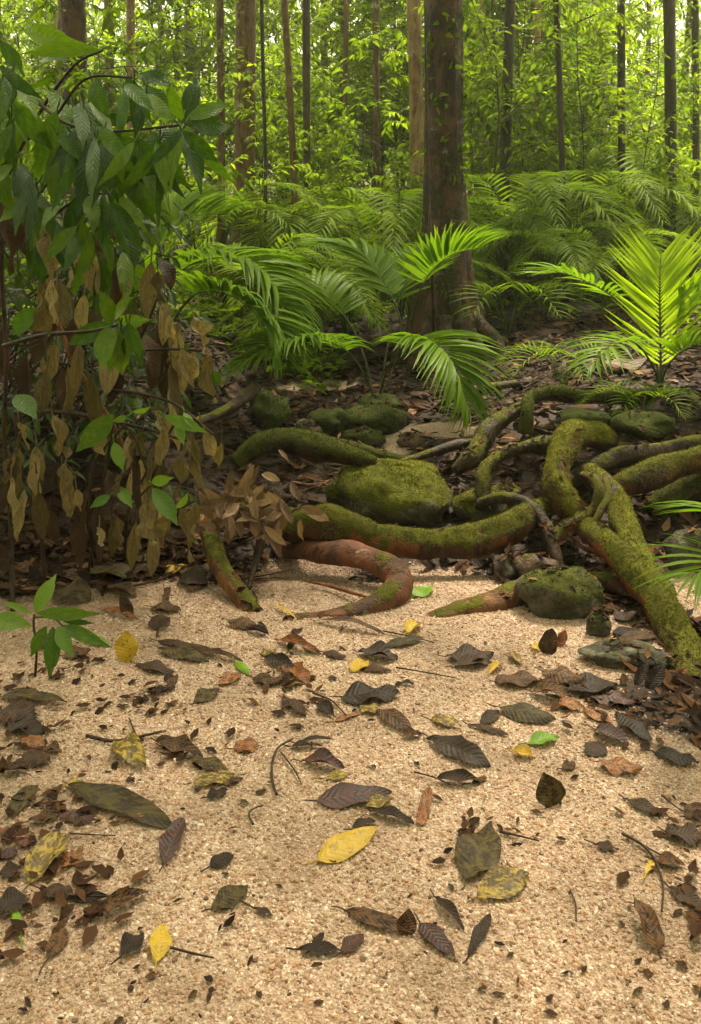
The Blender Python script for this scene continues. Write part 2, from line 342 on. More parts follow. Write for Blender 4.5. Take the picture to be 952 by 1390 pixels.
# ---------------------------------------------------------------- ground
def poly_world(pp): return [(q.x, q.y) for q in (G(a, b) for a, b in pp)]
SANDPOLYS = [
 [(-500, 815), (60, 812), (110, 800), (190, 790), (250, 786), (310, 800), (355, 815), (350, 770), (400, 752), (470, 762), (500, 800), (560, 772), (640, 775), (690, 800), (720, 830), (800, 830), (870, 838), (905, 870), (885, 905), (850, 920), (800, 945), (870, 985), (930, 1010), (1100, 1050), (1500, 1100), (1600, 1500), (-700, 1500)],
 [(372, 530), (400, 520), (440, 514), (500, 513), (480, 524), (430, 531)],
 [(520, 625), (515, 595), (560, 575), (640, 570), (660, 582), (580, 595), (560, 612), (545, 628)],
 [(850, 780), (952, 740), (1100, 740), (1100, 830), (940, 840), (890, 810)],
]
SANDPOLYS = [poly_world(p) for p in SANDPOLYS]
def sdist(poly, x, y):
    ins = False; d = 1e9; n = len(poly)
    for i in range(n):
        x1, y1 = poly[i]; x2, y2 = poly[(i + 1) % n]
        if (y1 > y) != (y2 > y) and x < (x2 - x1) * (y - y1) / (y2 - y1) + x1: ins = not ins
        dx, dy = x2 - x1, y2 - y1; L = dx * dx + dy * dy
        t = max(0, min(1, ((x - x1) * dx + (y - y1) * dy) / L)) if L else 0
        d = min(d, math.hypot(x - x1 - t * dx, y - y1 - t * dy))
    return d if ins else -d
def sandw(x, y):
    if y > 8 or abs(x) > 6: return 0.0
    return max(sm(-.10, .10, sdist(p, x, y)) for p in SANDPOLYS)
def axis(segs):
    out = [segs[0][0]]
    for a, b, st in segs:
        n = max(1, round((b - a) / st)); out += [a + (b - a) * (i + 1) / n for i in range(n)]
    return out
xs = axis([(-120, -20, 10), (-20, -6, 1.2), (-6, -2.2, .2), (-2.2, 2.2, .03), (2.2, 6, .2), (6, 20, 1.2), (20, 120, 10)])
ys = axis([(-8, -1, .7), (-1, .9, .15), (.9, 5.2, .03), (5.2, 9, .1), (9, 30, .6), (30, 220, 8)])
mb = MB(); nx = len(xs); sws = []
for y in ys:
    for x in xs: mb.v.append((x, y, hgt(x, y))); mb.t.append(0.5); mb.uv.append((x, y)); sws.append(sandw(x, y))
for i in range(len(ys) - 1):
    for j in range(nx - 1): a = i * nx + j; mb.f.append((a, a + 1, a + nx + 1, a + nx))
ground = mb.build('ground', M_GROUND, kind='structure')
at = ground.data.attributes.new('sandw', 'FLOAT', 'POINT'); at.data.foreach_set('value', np.array(sws, dtype=np.float32))

# grains of the coarse granite sand, one instance each, over the sandy part of the ground
mb = MB(); gx = axis([(-1.9, 2.0, .05)]); gy = axis([(.72, 2.95, .05)]); dens = []
for y in gy:
    for x in gx:
        mb.v.append((x, y, hgt(x, y) - .0012)); mb.t.append(.5); mb.uv.append((0, 0))
        s = sandw(x, y) + .30 * noise.noise((x * 6, y * 6, 4.4)); dens.append(max(0.04, min(1, (s - .30) * 3)))
for i in range(len(gy) - 1):
    for j in range(len(gx) - 1): a = i * len(gx) + j; mb.f.append((a, a + 1, a + len(gx) + 1, a + len(gx)))
grains = mb.build('sand_grains', M_GRAIN, kind='stuff', label='coarse pale orange granite sand grains covering the stream bed', cat='sand')
at = grains.data.attributes.new('dens', 'FLOAT', 'POINT'); at.data.foreach_set('value', np.array(dens, dtype=np.float32))
ng = bpy.data.node_groups.new('grain_scatter', 'GeometryNodeTree')
ng.interface.new_socket('Geometry', in_out='INPUT', socket_type='NodeSocketGeometry'); ng.interface.new_socket('Geometry', in_out='OUTPUT', socket_type='NodeSocketGeometry')
def gn(t, **k):
    nd = ng.nodes.new(t)
    for a, b in k.items(): setattr(nd, a, b)
    return nd
gi = gn('NodeGroupInput'); go = gn('NodeGroupOutput'); dp = gn('GeometryNodeDistributePointsOnFaces'); na = gn('GeometryNodeInputNamedAttribute', data_type='FLOAT'); na.inputs[0].default_value = 'dens'
mm = gn('ShaderNodeMath', operation='MULTIPLY'); mm.inputs[1].default_value = 58000.0
ico = gn('GeometryNodeMeshIcoSphere'); ico.inputs['Radius'].default_value = 1.0; ico.inputs['Subdivisions'].default_value = 1
smn = gn('GeometryNodeSetMaterial'); smn.inputs['Material'].default_value = M_GRAIN
ip = gn('GeometryNodeInstanceOnPoints'); rv = gn('FunctionNodeRandomValue', data_type='FLOAT_VECTOR'); rv.inputs[0].default_value = (0, 0, 0); rv.inputs[1].default_value = (6.3, 6.3, 6.3)
r2 = gn('FunctionNodeRandomValue', data_type='FLOAT_VECTOR'); r2.inputs[0].default_value = (.55, .55, .4); r2.inputs[1].default_value = (1.05, 1.05, .9); r2.inputs['Seed'].default_value = 5
r3 = gn('FunctionNodeRandomValue', data_type='FLOAT'); r3.inputs[2].default_value = 0.0; r3.inputs[3].default_value = 1.0; r3.inputs['Seed'].default_value = 9
pw = gn('ShaderNodeMath', operation='POWER'); pw.inputs[1].default_value = 5.0
ma = gn('ShaderNodeMath', operation='MULTIPLY_ADD'); ma.inputs[1].default_value = .0044; ma.inputs[2].default_value = .0028
vm = gn('ShaderNodeVectorMath', operation='SCALE')
L = ng.links.new
L(gi.outputs[0], dp.inputs['Mesh']); L(na.outputs[0], mm.inputs[0]); L(mm.outputs[0], dp.inputs['Density']); L(dp.outputs['Points'], ip.inputs['Points'])
L(ico.outputs['Mesh'], smn.inputs['Geometry']); L(smn.outputs[0], ip.inputs['Instance']); L(rv.outputs[0], ip.inputs['Rotation'])
L(r3.outputs[1], pw.inputs[0]); L(pw.outputs[0], ma.inputs[0]); L(r2.outputs[0], vm.inputs[0]); L(ma.outputs[0], vm.inputs['Scale']); L(vm.outputs[0], ip.inputs['Scale']); L(ip.outputs[0], go.inputs[0])
md = grains.modifiers.new('scatter', 'NODES'); md.node_group = ng

# ---------------------------------------------------------------- moss fuzz
def moss_fuzz(mb, o, mat, n, rng, size=.006, zmin=.25, thr=.0):
    """small blades growing from the upper side of a mesh builder's faces"""
    vs = [Vector(v) for v in mb.v]; out = MB(); fs = [f for f in mb.f if len(f) == 4 or len(f) == 3]; ok = []; ar = []
    for f in fs:
        a, b, c = vs[f[0]], vs[f[1]], vs[f[2]]; nn = (b - a).cross(c - a); A = nn.length
        if A < 1e-9: continue
        nn /= A
        cen = (a + c) / 2; w_ = nn.z * .6 + noise.noise(cen * 5.0) * .8
        if nn.z > zmin - .3 and w_ > thr: ok.append((f, nn)); ar.append(A)
    if not ok: return
    for f, nn in rng.choices(ok, ar, k=n):
        u, v_ = rng.random(), rng.random()
        a, b, c = vs[f[0]], vs[f[1]], vs[f[2]]; d = vs[f[3]] if len(f) == 4 else c
        q = (a * (1 - u) + b * u) * (1 - v_) + (d * (1 - u) + c * u) * v_
        s = size * rng.uniform(.5, 1.6); dr = (nn + rvec(rng) * .7).normalized(); sd_ = dr.orthogonal().normalized() * (s * .35)
        sd_.rotate(Matrix.Rotation(rng.uniform(0, 6.3), 3, dr))
        t = min(1, max(0, .5 + .6 * noise.noise(q * 9) + rng.uniform(-.25, .25)))
        out.add([q - sd_ - nn * .001, q + sd_ - nn * .001, q + dr * s], [(0, 1, 2)], t)
    out.build('moss', mat, o, smooth=False, kind='stuff')

CAUGHT = []
def catch(mb, n, rng):
    fs = [f for f in mb.f if len(f) == 4]
    for f in rng.sample(fs, min(len(fs), n * 4)):
        a, b, c = (Vector(mb.v[i]) for i in f[:3]); nn = (b - a).cross(c - a)
        if nn.length > 1e-9 and nn.normalized().z > .55 and noise.noise(a * 3.5) > -.05: CAUGHT.append((a, nn.normalized()))
# ---------------------------------------------------------------- rocks
def rock(px, py, wpx, hpx, mat, label, name='rock', depth=.8, seed=1, Y=None, moss=None, n=0, flat=.15, group=None):
    """px,py: middle of the foot in the photo; sized from its outline"""
    rng = random.Random(seed); b = G(px, py) if Y is None else P(px, py, Y); s = pxm(b); W = wpx * s; H = hpx * s * 1.0
    mb = MB(); nu, nv = 26, 15; vs = []; fs = []; off = Vector((seed * 3.1, seed * 1.7, seed * .9))
    c = b + Vector((0, W * depth * .35, H * .36)); ry = rng.uniform(-.35, .35)
    for i in range(nv + 1):
        th = math.pi * i / nv
        for j in range(nu):
            ph = 2 * math.pi * j / nu; d = Vector((math.sin(th) * math.cos(ph), math.sin(th) * math.sin(ph), math.cos(th)))
            e = Vector([math.copysign(abs(k) ** .92, k) for k in d])
            r = 1 + .38 * noise.noise(d * 1.2 + off) + .15 * noise.noise(d * 3.1 + off) + .045 * noise.noise(d * 7.3 + off)
            fl = .03 * (noise.cell(d * 2.2 + off) - .5)
            q = Vector((e.x * W * .5, e.y * W * depth * .5, e.z * H * .62)) * (r + fl); q.rotate(Matrix.Rotation(ry, 3, 'Z')); vs.append(c + q)
    for i in range(nv):
        for j in range(nu): k = (j + 1) % nu; fs.append((i * nu + j, (i + 1) * nu + j, (i + 1) * nu + k, i * nu + k))
    mb.add(vs, fs); catch(mb, 16, rng)
    root = thing(name, label, 'rock', b, group) if moss else None
    if not moss: return single(mb, name, mat, label, 'rock', group, origin=b)
    mb.build('stone', mat, root); moss_fuzz(mb, root, moss, n, rng, .0055, .2, .0); return root
rock(545, 714, 178, 76, M_ROCKMOSS, 'large boulder covered in yellow green moss behind the long fallen root', 'boulder', .85, 4, moss=M_MOSS, n=7000)
rock(652, 712, 66, 44, M_ROCKMOSS, 'small mossy rock wedged at the right end of the big boulder', 'rock', .9, 9, moss=M_MOSS, n=1500)
rock(690, 684, 42, 24, M_ROCKMOSS, 'little mossy stone under the looping dark root right of the boulder', 'rock', .9, 11)
rock(508, 592, 92, 40, M_ROCKDARK, 'dark mossy dome shaped rock beneath the drooping palm frond', 'rock', .9, 14, moss=M_MOSSDARK, n=1500)
rock(496, 614, 60, 32, M_ROCKDARK, 'rounded dark mossy rock just above the big boulder', 'rock', .9, 21, moss=M_MOSSDARK, n=1000)
rock(362, 580, 62, 46, M_ROCKDARK, 'upright mossy rock left of the far sand patch', 'rock', .9, 24, moss=M_MOSSDARK, n=900)
rock(446, 590, 56, 34, M_ROCKDARK, 'dark mossy rock directly below the far sand patch', 'rock', .9, 27)
rock(417, 598, 44, 26, M_ROCKGREY, 'small pale lichen spotted stone on the stream edge above the mossy log', 'stone', .9, 29)
rock(520, 566, 60, 28, M_ROCKDARK, 'low dark rock at the foot of the leaning palm', 'rock', .9, 31)
rock(768, 838, 112, 60, M_ROCKGREY, 'speckled grey rock resting on the sand beneath the big sloping roots', 'rock', .8, 36, moss=M_MOSSDARK, n=900)
rock(858, 906, 116, 22, M_ROCKGREY, 'flat dull rock half sunk in sand at the right root foot', 'rock', .55, 36)
rock(815, 864, 34, 30, M_ROCKGREY, 'small pale angular stone between the two rocks on the right', 'stone', .9, 43)
rock(688, 790, 30, 34, M_ROCKGREY, 'small upright grey stone behind the half buried red root', 'stone', .8, 47)
rock(730, 788, 60, 30, M_ROCKBROWN, 'flat reddish brown stone in the shade below the long root', 'stone', .8, 51)
rock(945, 778, 62, 52, M_ROCKGREY, 'grey rock at the right picture edge behind the palm leaflets', 'rock', .9, 55)
rock(605, 742, 30, 20, M_ROCKBROWN, 'small brown stone under the middle of the long root', 'stone', .9, 57)
rock(560, 605, 40, 14, M_ROCKBROWN, 'flat brown stone on the little sand strip above the boulder', 'stone', .9, 59)
rock(800, 585, 70, 26, M_ROCKDARK, 'dark stone on the right bank behind the arched mossy root', 'stone', .9, 61)
rock(880, 592, 86, 30, M_ROCKDARK, 'broad dark stone on the right bank above the crossing roots', 'stone', .9, 63)

# ---------------------------------------------------------------- roots
def root_(pts, mat, label, seg=14, name='tree_root', moss=None, n=0, amp=.16, seed=1, group=None, cat='root', span=9, ns=9.0, thr=0.0):
    """pts: (photo x, photo y, world Y or None for lying on the ground, radius in photo px)"""
    out = []
    for px, py, Y, r in pts:
        if Y is None:
            q = G(px, py + r * .75); s = pxm(q); q = q + Vector((0, r * s * .4, r * s * .62))
        else: q = P(px, py, Y); s = pxm(q)
        out.append((q.x, q.y, q.z, r * s))
    sp = [];
    for k_, q in enumerate(spline(out, span)):
        v3 = Vector(q[:3]); r_ = q[3] * .90; o3 = noise.noise_vector(v3 * 5.5 + Vector((seed, 0, 0))) * (r_ * .38)
        sp.append((*(v3 + o3), r_ * (1 + .26 * noise.noise(v3 * 7 + Vector((0, seed, 0))))))
    mb = MB(); tube(mb, sp, seg + 4, amp * 1.25, ns, fine=.09)
    if seg > 9: catch(mb, 26, random.Random(seed + 500))
    b = Vector(out[0][:3])
    if moss:
        r = thing(name, label, cat, b, group); mb.build('bark', mat, r); moss_fuzz(mb, r, moss, n, random.Random(seed), .0055, .2, thr); return r
    return single(mb, name, mat, label, cat, group, origin=b)
root_([(300, 700, 3.0, 16), (345, 692, 2.95, 22), (400, 708, 2.88, 27), (450, 714, 2.84, 26), (515, 731, 2.82, 26), (575, 738, 2.82, 26), (640, 731, 2.82, 25), (690, 715, 2.86, 24), (722, 698, 2.95, 22), (735, 690, 3.15, 16)], M_ROOTMOSS, 'long thick mossy root lying across in front of the boulder', 18, moss=M_MOSS, n=4500, seed=3)
root_([(380, 748, 3.0, 14), (430, 749, 2.78, 17), (480, 754, 2.70, 18), (520, 768, 2.63, 19), (541, 790, 2.56, 20), (528, 812, 2.49, 19), (490, 830, 2.44, 16), (440, 840, 2.41, 14), (390, 850, 2.38, 13)], M_ROOTRED, 'smooth red root bending in a U and diving into the sand', 18, seed=5, amp=.09)
root_([(560, 856, 2.40, 12), (600, 842, 2.42, 15), (640, 828, 2.45, 18), (695, 812, 2.50, 22), (750, 800, 2.55, 24), (800, 800, 2.60, 22), (850, 800, 2.66, 20)], M_ROOTORANGE, 'half buried red and green root rising out of the sand', 16, seed=6, amp=.14)
root_([(815, 806, 2.58, 16), (850, 796, 2.66, 18), (890, 790, 2.8, 18)], M_ROOTRED, 'short red root stub in the shade beneath the sloping roots', 14, seed=7, amp=.1)
root_([(830, 600, 3.45, 13), (805, 588, 3.36, 20), (775, 592, 3.22, 22), (757, 618, 3.1, 20), (758, 655, 3.0, 20), (775, 690, 2.93, 21), (792, 705, 2.9, 18)], M_ROOTVMOSS, 'bright moss covered root arching over like a hook', 20, moss=M_MOSS, n=5000, seed=8, amp=.14, thr=-.9)
root_([(795, 640, 3.15, 15), (822, 668, 3.0, 20), (846, 715, 2.8, 21), (868, 760, 2.62, 21), (890, 805, 2.46, 23), (911, 850, 2.31, 26), (930, 905, 2.13, 30), (946, 965, 1.97, 33), (950, 1030, 1.84, 28), (935, 1075, 1.78, 12)], M_ROOTVMOSS, 'thick mossy root sloping down to the sand at the right edge', 20, moss=M_MOSS, n=4500, seed=9, amp=.14)
root_([(768, 690, 2.98, 14), (792, 712, 2.84, 19), (825, 742, 2.66, 20), (860, 775, 2.53, 21), (888, 810, 2.41, 23), (908, 850, 2.28, 22), (920, 895, 2.15, 14)], M_ROOTMOSS, 'reddish root with a mossy upper side lying in front of the thick mossy root', 18, moss=M_MOSS, n=3000, seed=10, amp=.13)
root_([(650, 682, 3.05, 7), (680, 676, 2.98, 9), (712, 684, 2.92, 10), (738, 708, 2.86, 10), (750, 738, 2.80, 11), (760, 775, 2.74, 9)], M_ROOTDARK, 'dark forked root dropping beside the end of the long root', 10, seed=11)
root_([(750, 735, 2.8, 8), (765, 716, 2.83, 10), (786, 706, 2.82, 9), (806, 690, 2.82, 8), (813, 664, 2.84, 7), (804, 648, 2.9, 6), (790, 644, 3.0, 5)], M_ROOTMOSS, 'thin root coiled around the foot of the hooked root', 10, seed=12)
root_([(820, 652, 2.9, 4), (826, 672, 2.83, 5), (815, 694, 2.78, 6), (806, 712, 2.76, 5)], M_ROOTMOSS, 'slender root strand clasping the thick mossy root', 8, seed=13)
root_([(655, 690, 3.05, 11), (656, 660, 3.1, 12), (660, 636, 3.15, 12), (685, 618, 3.22, 12), (720, 606, 3.3, 13), (755, 612, 3.35, 20), (775, 640, 3.3, 20)], M_ROOTDARK, 'dark root making an elbow above the small mossy stone', 12, seed=14, moss=M_MOSSDARK, n=800)
root_([(618, 640, 3.4, 9), (640, 622, 3.42, 14), (655, 600, 3.5, 15), (664, 580, 3.55, 14), (690, 562, 3.65, 12), (718, 548, 3.7, 10)], M_ROOTDARK, 'twisted dark root climbing the bank from the boulder', 12, seed=15, moss=M_MOSSDARK, n=700)
root_([(712, 588, 3.6, 12), (716, 562, 3.62, 11), (722, 540, 3.7, 11), (760, 534, 3.75, 12), (820, 538, 3.75, 11), (890, 536, 3.8, 11), (970, 545, 3.8, 12)], M_LOGMOSS, 'dark mossy root running along the crest of the right bank', 12, seed=16, moss=M_MOSSDARK, n=2500)
root_([(820, 668, 3.0, 12), (850, 655, 3.0, 20), (890, 643, 3.02, 22), (930, 630, 3.05, 22), (990, 616, 3.1, 22)], M_ROOTMOSS, 'mossy red root entering from the right edge', 16, seed=17, moss=M_MOSS, n=1800)
root_([(770, 660, 3.2, 14), (800, 640, 3.2, 15), (840, 622, 3.25, 14), (890, 610, 3.3, 13), (970, 596, 3.4, 13)], M_ROOTDARK, 'dark root above the mossy red root on the right', 12, seed=18)
root_([(885, 690, 3.05, 16), (920, 672, 3.1, 22), (975, 655, 3.15, 24)], M_LOGMOSS, 'dark thick root below the mossy red root at the right edge', 14, seed=19, moss=M_MOSSDARK, n=900)
root_([(318, 628, 3.35, 12), (350, 606, 3.4, 17), (390, 600, 3.4, 19), (430, 607, 3.35, 19), (470, 618, 3.3, 15), (510, 630, 3.28, 8)], M_LOGMOSS, 'dark green mossy root behind the dried leaf cluster', 14, seed=20, moss=M_MOSSDARK, n=2500)
root_([(440, 596, 3.6, 7), (480, 608, 3.55, 10), (530, 620, 3.5, 9), (560, 626, 3.5, 5)], M_LOGMOSS, 'slim mossy root between the far rocks and the boulder', 10, seed=22)
root_([(272, 705, 2.85, 10), (292, 745, 2.70, 13), (305, 782, 2.58, 14), (328, 812, 2.48, 15), (352, 842, 2.42, 15), (375, 866, 2.38, 13)], M_ROOTORANGE, 'peeling orange and green root slanting into the sand on the left', 14, seed=23, amp=.14)
root_([(362, 700, 2.8, 8), (352, 740, 2.75, 7), (346, 765, 2.7, 5), (338, 800, 2.58, 3)], M_ROOTDARK, 'thin hanging root forked below the dried leaf cluster', 8, seed=25)
root_([(330, 520, 3.9, 4), (345, 528, 3.85, 9), (310, 556, 3.6, 8), (270, 572, 3.4, 7), (240, 590, 3.2, 6)], M_ROOTDARK, 'broken dark branch stub lying on the left bank', 8, seed=26)
root_([(700, 520, 4.6, 6), (640, 530, 4.3, 7), (600, 548, 4.1, 5)], M_ROOTDARK, 'low dark root on the litter below the great trunk', 8, seed=27)
root_([(500, 640, 3.4, 4), (560, 622, 3.5, 6), (620, 605, 3.6, 7), (660, 598, 3.62, 5)], M_ROOTDARK, 'straight dark root stretched across the sand strip above the boulder', 8, seed=28)
root_([(420, 790, 2.62, 2), (450, 796, 2.58, 3), (482, 806, 2.5, 3), (505, 812, 2.46, 2)], M_REDTWIG, 'orange rootlet inside the bend of the red root', 6, name='rootlet', seed=29, cat='rootlet')
root_([(772, 772, 2.7, 3), (786, 778, 2.66, 5), (792, 796, 2.6, 6), (806, 806, 2.55, 4), (820, 826, 2.46, 3), (832, 842, 2.42, 2)], M_REDTWIG, 'orange red rootlet curling down behind the speckled grey rock', 6, name='rootlet', seed=30, cat='rootlet')
root_([(760, 786, 2.7, 2), (790, 784, 2.7, 3), (810, 775, 2.75, 2)], M_REDTWIG, 'short red rootlet under the reddish sloping root', 6, name='rootlet', seed=31, cat='rootlet')
root_([(770, 722, 2.86, 3), (790, 742, 2.8, 4), (815, 752, 2.8, 3)], M_REDTWIG, 'thin pinkish rootlet beside the coiled root', 6, name='rootlet', seed=32, cat='rootlet')

rr = random.Random(52)
for i in range(46):
    zone = rr.choice(((640, 560, 760, 760), (690, 520, 952, 660), (800, 640, 952, 790), (560, 560, 700, 640), (300, 560, 520, 700), (690, 740, 860, 800)))
    px, py = rr.uniform(zone[0], zone[2]), rr.uniform(zone[1], zone[3]); a = rr.uniform(-.5, 3.6); l = rr.uniform(40, 110); r_ = rr.uniform(1.0, 3.4); pts = []
    for k in range(5): pts.append((px + math.cos(a) * l * k / 4 + rr.uniform(-7, 7), py + math.sin(a) * l * .4 * k / 4 + rr.uniform(-5, 5), None, r_ * (1 - .14 * k)))
    root_(pts, rr.choice((M_TWIG, M_ROOTDARK, M_TWIG, M_REDTWIG)), 'thin wiry rootlet in the tangle between the thick roots', 6, name='rootlet', seed=60 + i, cat='rootlet', span=5, group='thin rootlets in the root tangle')
# bits of litter caught on top of the roots and rocks
# ---------------------------------------------------------------- the great trunk
def great_tree():
    b = G(606, 478); Y = b.y; s = pxm(b); rng = random.Random(5)
    t = thing('rainforest_tree', 'thick reddish brown rainforest trunk with flared roots beside the palms', 'tree', b)
    top = P(604, 0, Y); r0 = 23.5 * pxm(top); d = (top - P(607, 440, Y)); d = d / d.z
    lobes = [(-1.2, .75, .34), (-.45, 1.1, .30), (.35, .6, .3), (1.9, .7, .4), (3.0, .9, .35), (4.1, .8, .33), (-1.9, .55, .25)]
    mb = MB(); seg = 56; rows = 90; H = 9.0; vs = []; fs = []
    for i in range(rows + 1):
        z = -.15 + (H + .15) * (i / rows) ** 1.9; zz = max(0, z)
        c = b + d * zz; c.z = b.z + z
        r = r0 * (1 + .30 * math.exp(-zz / 1.3)) * (1 - zz * .012)
        for j in range(seg):
            a = 2 * math.pi * j / seg; e = Vector((math.cos(a), math.sin(a), 0)); k = 0
            for la, A, w_ in lobes:
                da = (a - la + math.pi) % (2 * math.pi) - math.pi; k += A * math.exp(-(da / w_) ** 2)
            rr = r * (1 + .75 * math.exp(-zz / .6)) + r0 * k * 1.15 * math.exp(-zz / .20) + r0 * k * .32 * math.exp(-zz / .7)
            q = c + e * rr
            rp = noise.noise((a * 3.2 + .4 * noise.noise((zz * 1.5, a, 0)), zz * .55, 2.2)); rr += r0 * (.26 * rp + .09 * abs(noise.noise((a * 7, zz * 1.3, 5.5)))) * (.35 + .9 * math.exp(-zz / .9))
            rr += r0 * .05 * noise.noise(q * 9)
            vs.append(c + e * rr)
    for i in range(rows):
        for j in range(seg): k = (j + 1) % seg; fs.append((i * seg + j, i * seg + k, (i + 1) * seg + k, (i + 1) * seg + j))
    mb.add(vs, fs); mb.build('trunk', M_TRUNK, t)
    for pts in ([(632, 425, -.05, 9), (650, 440, -.15, 9), (672, 462, -.3, 9), (684, 490, -.45, 7), (690, 520, -.55, 5)], [(590, 420, -.28, 9), (578, 450, -.35, 10), (566, 480, -.45, 8), (556, 505, -.5, 5)],
                [(640, 450, -.3, 7), (655, 480, -.4, 6), (668, 515, -.5, 4)], [(606, 430, -.35, 8), (602, 465, -.42, 9), (598, 500, -.5, 6)], [(618, 400, -.25, 6), (628, 450, -.36, 7), (634, 495, -.5, 5)], [(660, 455, -.25, 6), (690, 470, -.2, 6), (705, 490, -.25, 4)]):
        out = [(*P(px, py, Y + dy), r * s) for px, py, dy, r in pts]; m2 = MB(); tube(m2, spline(out, 9), 10, .5, 14, fine=.2); m2.build('root', M_TRUNK, t)
    m3 = MB(); 
    for _ in range(800):                # climbing leaves
        z = rng.uniform(.1, 3.2); a = rng.choice((rng.uniform(-.6, .5), rng.uniform(-2.9, -1.6), rng.uniform(-1.2, -.4)))
        if noise.noise((a * 2, z * 2.2, 1)) < .05: continue
        e = Vector((math.cos(a), math.sin(a), 0)); q = b + d * z + e * (r0 * (1.03 + .30 * math.exp(-z / .8))); q.z = b.z + z
        X = (e * .5 + rvec(rng) * .8 + Vector((0, 0, -.4))).normalized(); N = (e + rvec(rng) * .5); N = (N - X * N.dot(X)).normalized()
        tiny_leaf(m3, q, X, N, rng.uniform(.04, .085), rng.uniform(.02, .035), rng.random())
    m3.build('climber_leaves', M_CROWN, t, smooth=False)
    return t
GREAT = great_tree()
v = MB(); tube(v, spline([(*P(577, 0, 5.0), .006), (*P(579, 120, 5.0), .007), (*P(582, 260, 5.0), .007), (*P(588, 400, 5.0), .012), (*G(590, 490), .012)], 8), 6, .2, 6)
single(v, 'liana', M_TWIG, 'thin liana hanging just left of the great trunk', 'vine')

# ---------------------------------------------------------------- crowns, saplings, forest trees
def spray(mb, wood, a, b, rng, L, n, droop=.5):
    """a leafy twig from a to b"""
    d = b - a; dn = d.normalized(); side = dn.cross(Vector((0, 0, 1)))
    side = side.normalized() if side.length > .1 else Vector((1, 0, 0))
    stick(wood, a, b, .004, .002, 3, .05, rng, n=2)
    tw = rng.random()
    for i in range(n):
        t = .15 + .85 * i / max(1, n - 1); s = 1 if i % 2 else -1
        q = a + d * t; X = (dn * rng.uniform(.3, .9) + side * s * rng.uniform(.5, 1) + Vector((0, 0, -droop * rng.uniform(.2, 1.3))) + rvec(rng) * .25).normalized()
        N = Vector((0, 0, 1)) + rvec(rng) * .55; N = (N - X * N.dot(X)).normalized()
        l = L * rng.uniform(.65, 1.25); tiny_leaf(mb, q, X, N, l, l * rng.uniform(.3, .42), min(1, max(0, .6 * tw + .4 * rng.random())))
def make_sapling(seed, H, nb, L, mat, droop=.5, low=.2, spread=.3, name='sapling'):
    rng = random.Random(seed); t = link(name, None)
    wood, crown = MB(), MB(); lean = Vector((rng.uniform(-.08, .08), rng.uniform(-.08, .08), 1)); r0 = .004 + .0035 * H
    pts = []
    for i in range(9):
        k = i / 8; q = lean * (H * k) + Vector((.03 * H * noise.noise((seed, k * 3, 0)), .03 * H * noise.noise((seed, k * 3, 9)), 0)); pts.append((*q, r0 * (1 - .8 * k)))
    tube(wood, pts, 6)
    for i in range(nb):
        k = low + (1 - low) * (i + rng.random()) / nb; j = min(7, int(k * 8)); q = Vector(pts[j][:3]).lerp(Vector(pts[j + 1][:3]), k * 8 - j)
        d = rvec(rng, -.05, .5); ln = H * spread * (1.15 - .6 * k) * rng.uniform(.5, 1.2)
        e = q + d * ln; stick(wood, q, e, r0 * .35, .003, 4, .08, rng, n=3)
        for s in range(3 + int(ln * 5)):
            u = rng.uniform(.25, 1); p0 = q + d * (ln * u); dd = (d + rvec(rng) * .9 + Vector((0, 0, -.15))).normalized()
            spray(crown, wood, p0, p0 + dd * rng.uniform(.15, .34) * (.6 + H * .12), rng, L, rng.randint(5, 10), droop)
    wood.build('stem', M_TRUNKDARK, t, smooth=False); crown.build('crown', mat, t, smooth=False); t['category'] = 'sapling'; return t
rng = random.Random(77)
SAP = [make_sapling(i + 1, (2.6, 3.2, 3.8, 2.2, 4.4)[i], (18, 20, 24, 16, 26)[i], (.11, .10, .12, .13, .11)[i], (M_CROWN, M_CROWN_PALE, M_CROWN, M_CROWN, M_CROWN_PALE)[i], spread=.36) for i in range(5)]
used = set()
NEARSAP = [(672, 7.4), (735, 7.7), (800, 7.3), (872, 7.6), (938, 7.4), (520, 7.6), (455, 7.3), (362, 7.5), (275, 7.3), (215, 6.8), (850, 8.2), (700, 8.3), (400, 8.2), (150, 5.8), (60, 6.0)]
def put_sapling(k, x, y, rz, s, label, group):
    o = SAP[k]
    if k in used: o = copy_tree(o, (0, 0, 0))
    used.add(k); o.location = (x, y, hgt(x, y) - .03); o.rotation_euler = (0, 0, rz); o.scale = (s, s, s)
    o['label'] = label; o['category'] = 'sapling'; o['group'] = group
for i in range(54):                      # nearer ones, standing between the palms and the trunks
    y = rng.uniform(8.0, 12); x = (rng.uniform(-.95, .95)) * y * .46
    if abs(x - .62) < .5 and y < 8: x += 1.2
    put_sapling(rng.choice((0, 3, 1, 3, 1)), x, y, rng.uniform(0, 6.3), rng.uniform(.65, 1.0), 'leafy green sapling growing among the palms behind the great trunk', 'saplings among the palms')
for px, y in NEARSAP:
    x = P(px, 330, y).x
    put_sapling(rng.choice((0, 1, 1, 3, 4)), x, y, rng.uniform(0, 6.3), rng.uniform(.5, .8), 'airy leafy sapling standing in front of the background trunks', 'saplings before the background trunks')
for i in range(64):
    y = rng.uniform(11, 21); x = rng.uniform(-1, 1) * y * .48
    put_sapling(rng.choice((1, 4, 2, 1, 4)), x, y, rng.uniform(0, 6.3), rng.uniform(.95, 1.5), 'pale green slender sapling in the misty background of the forest', 'saplings in the background forest')
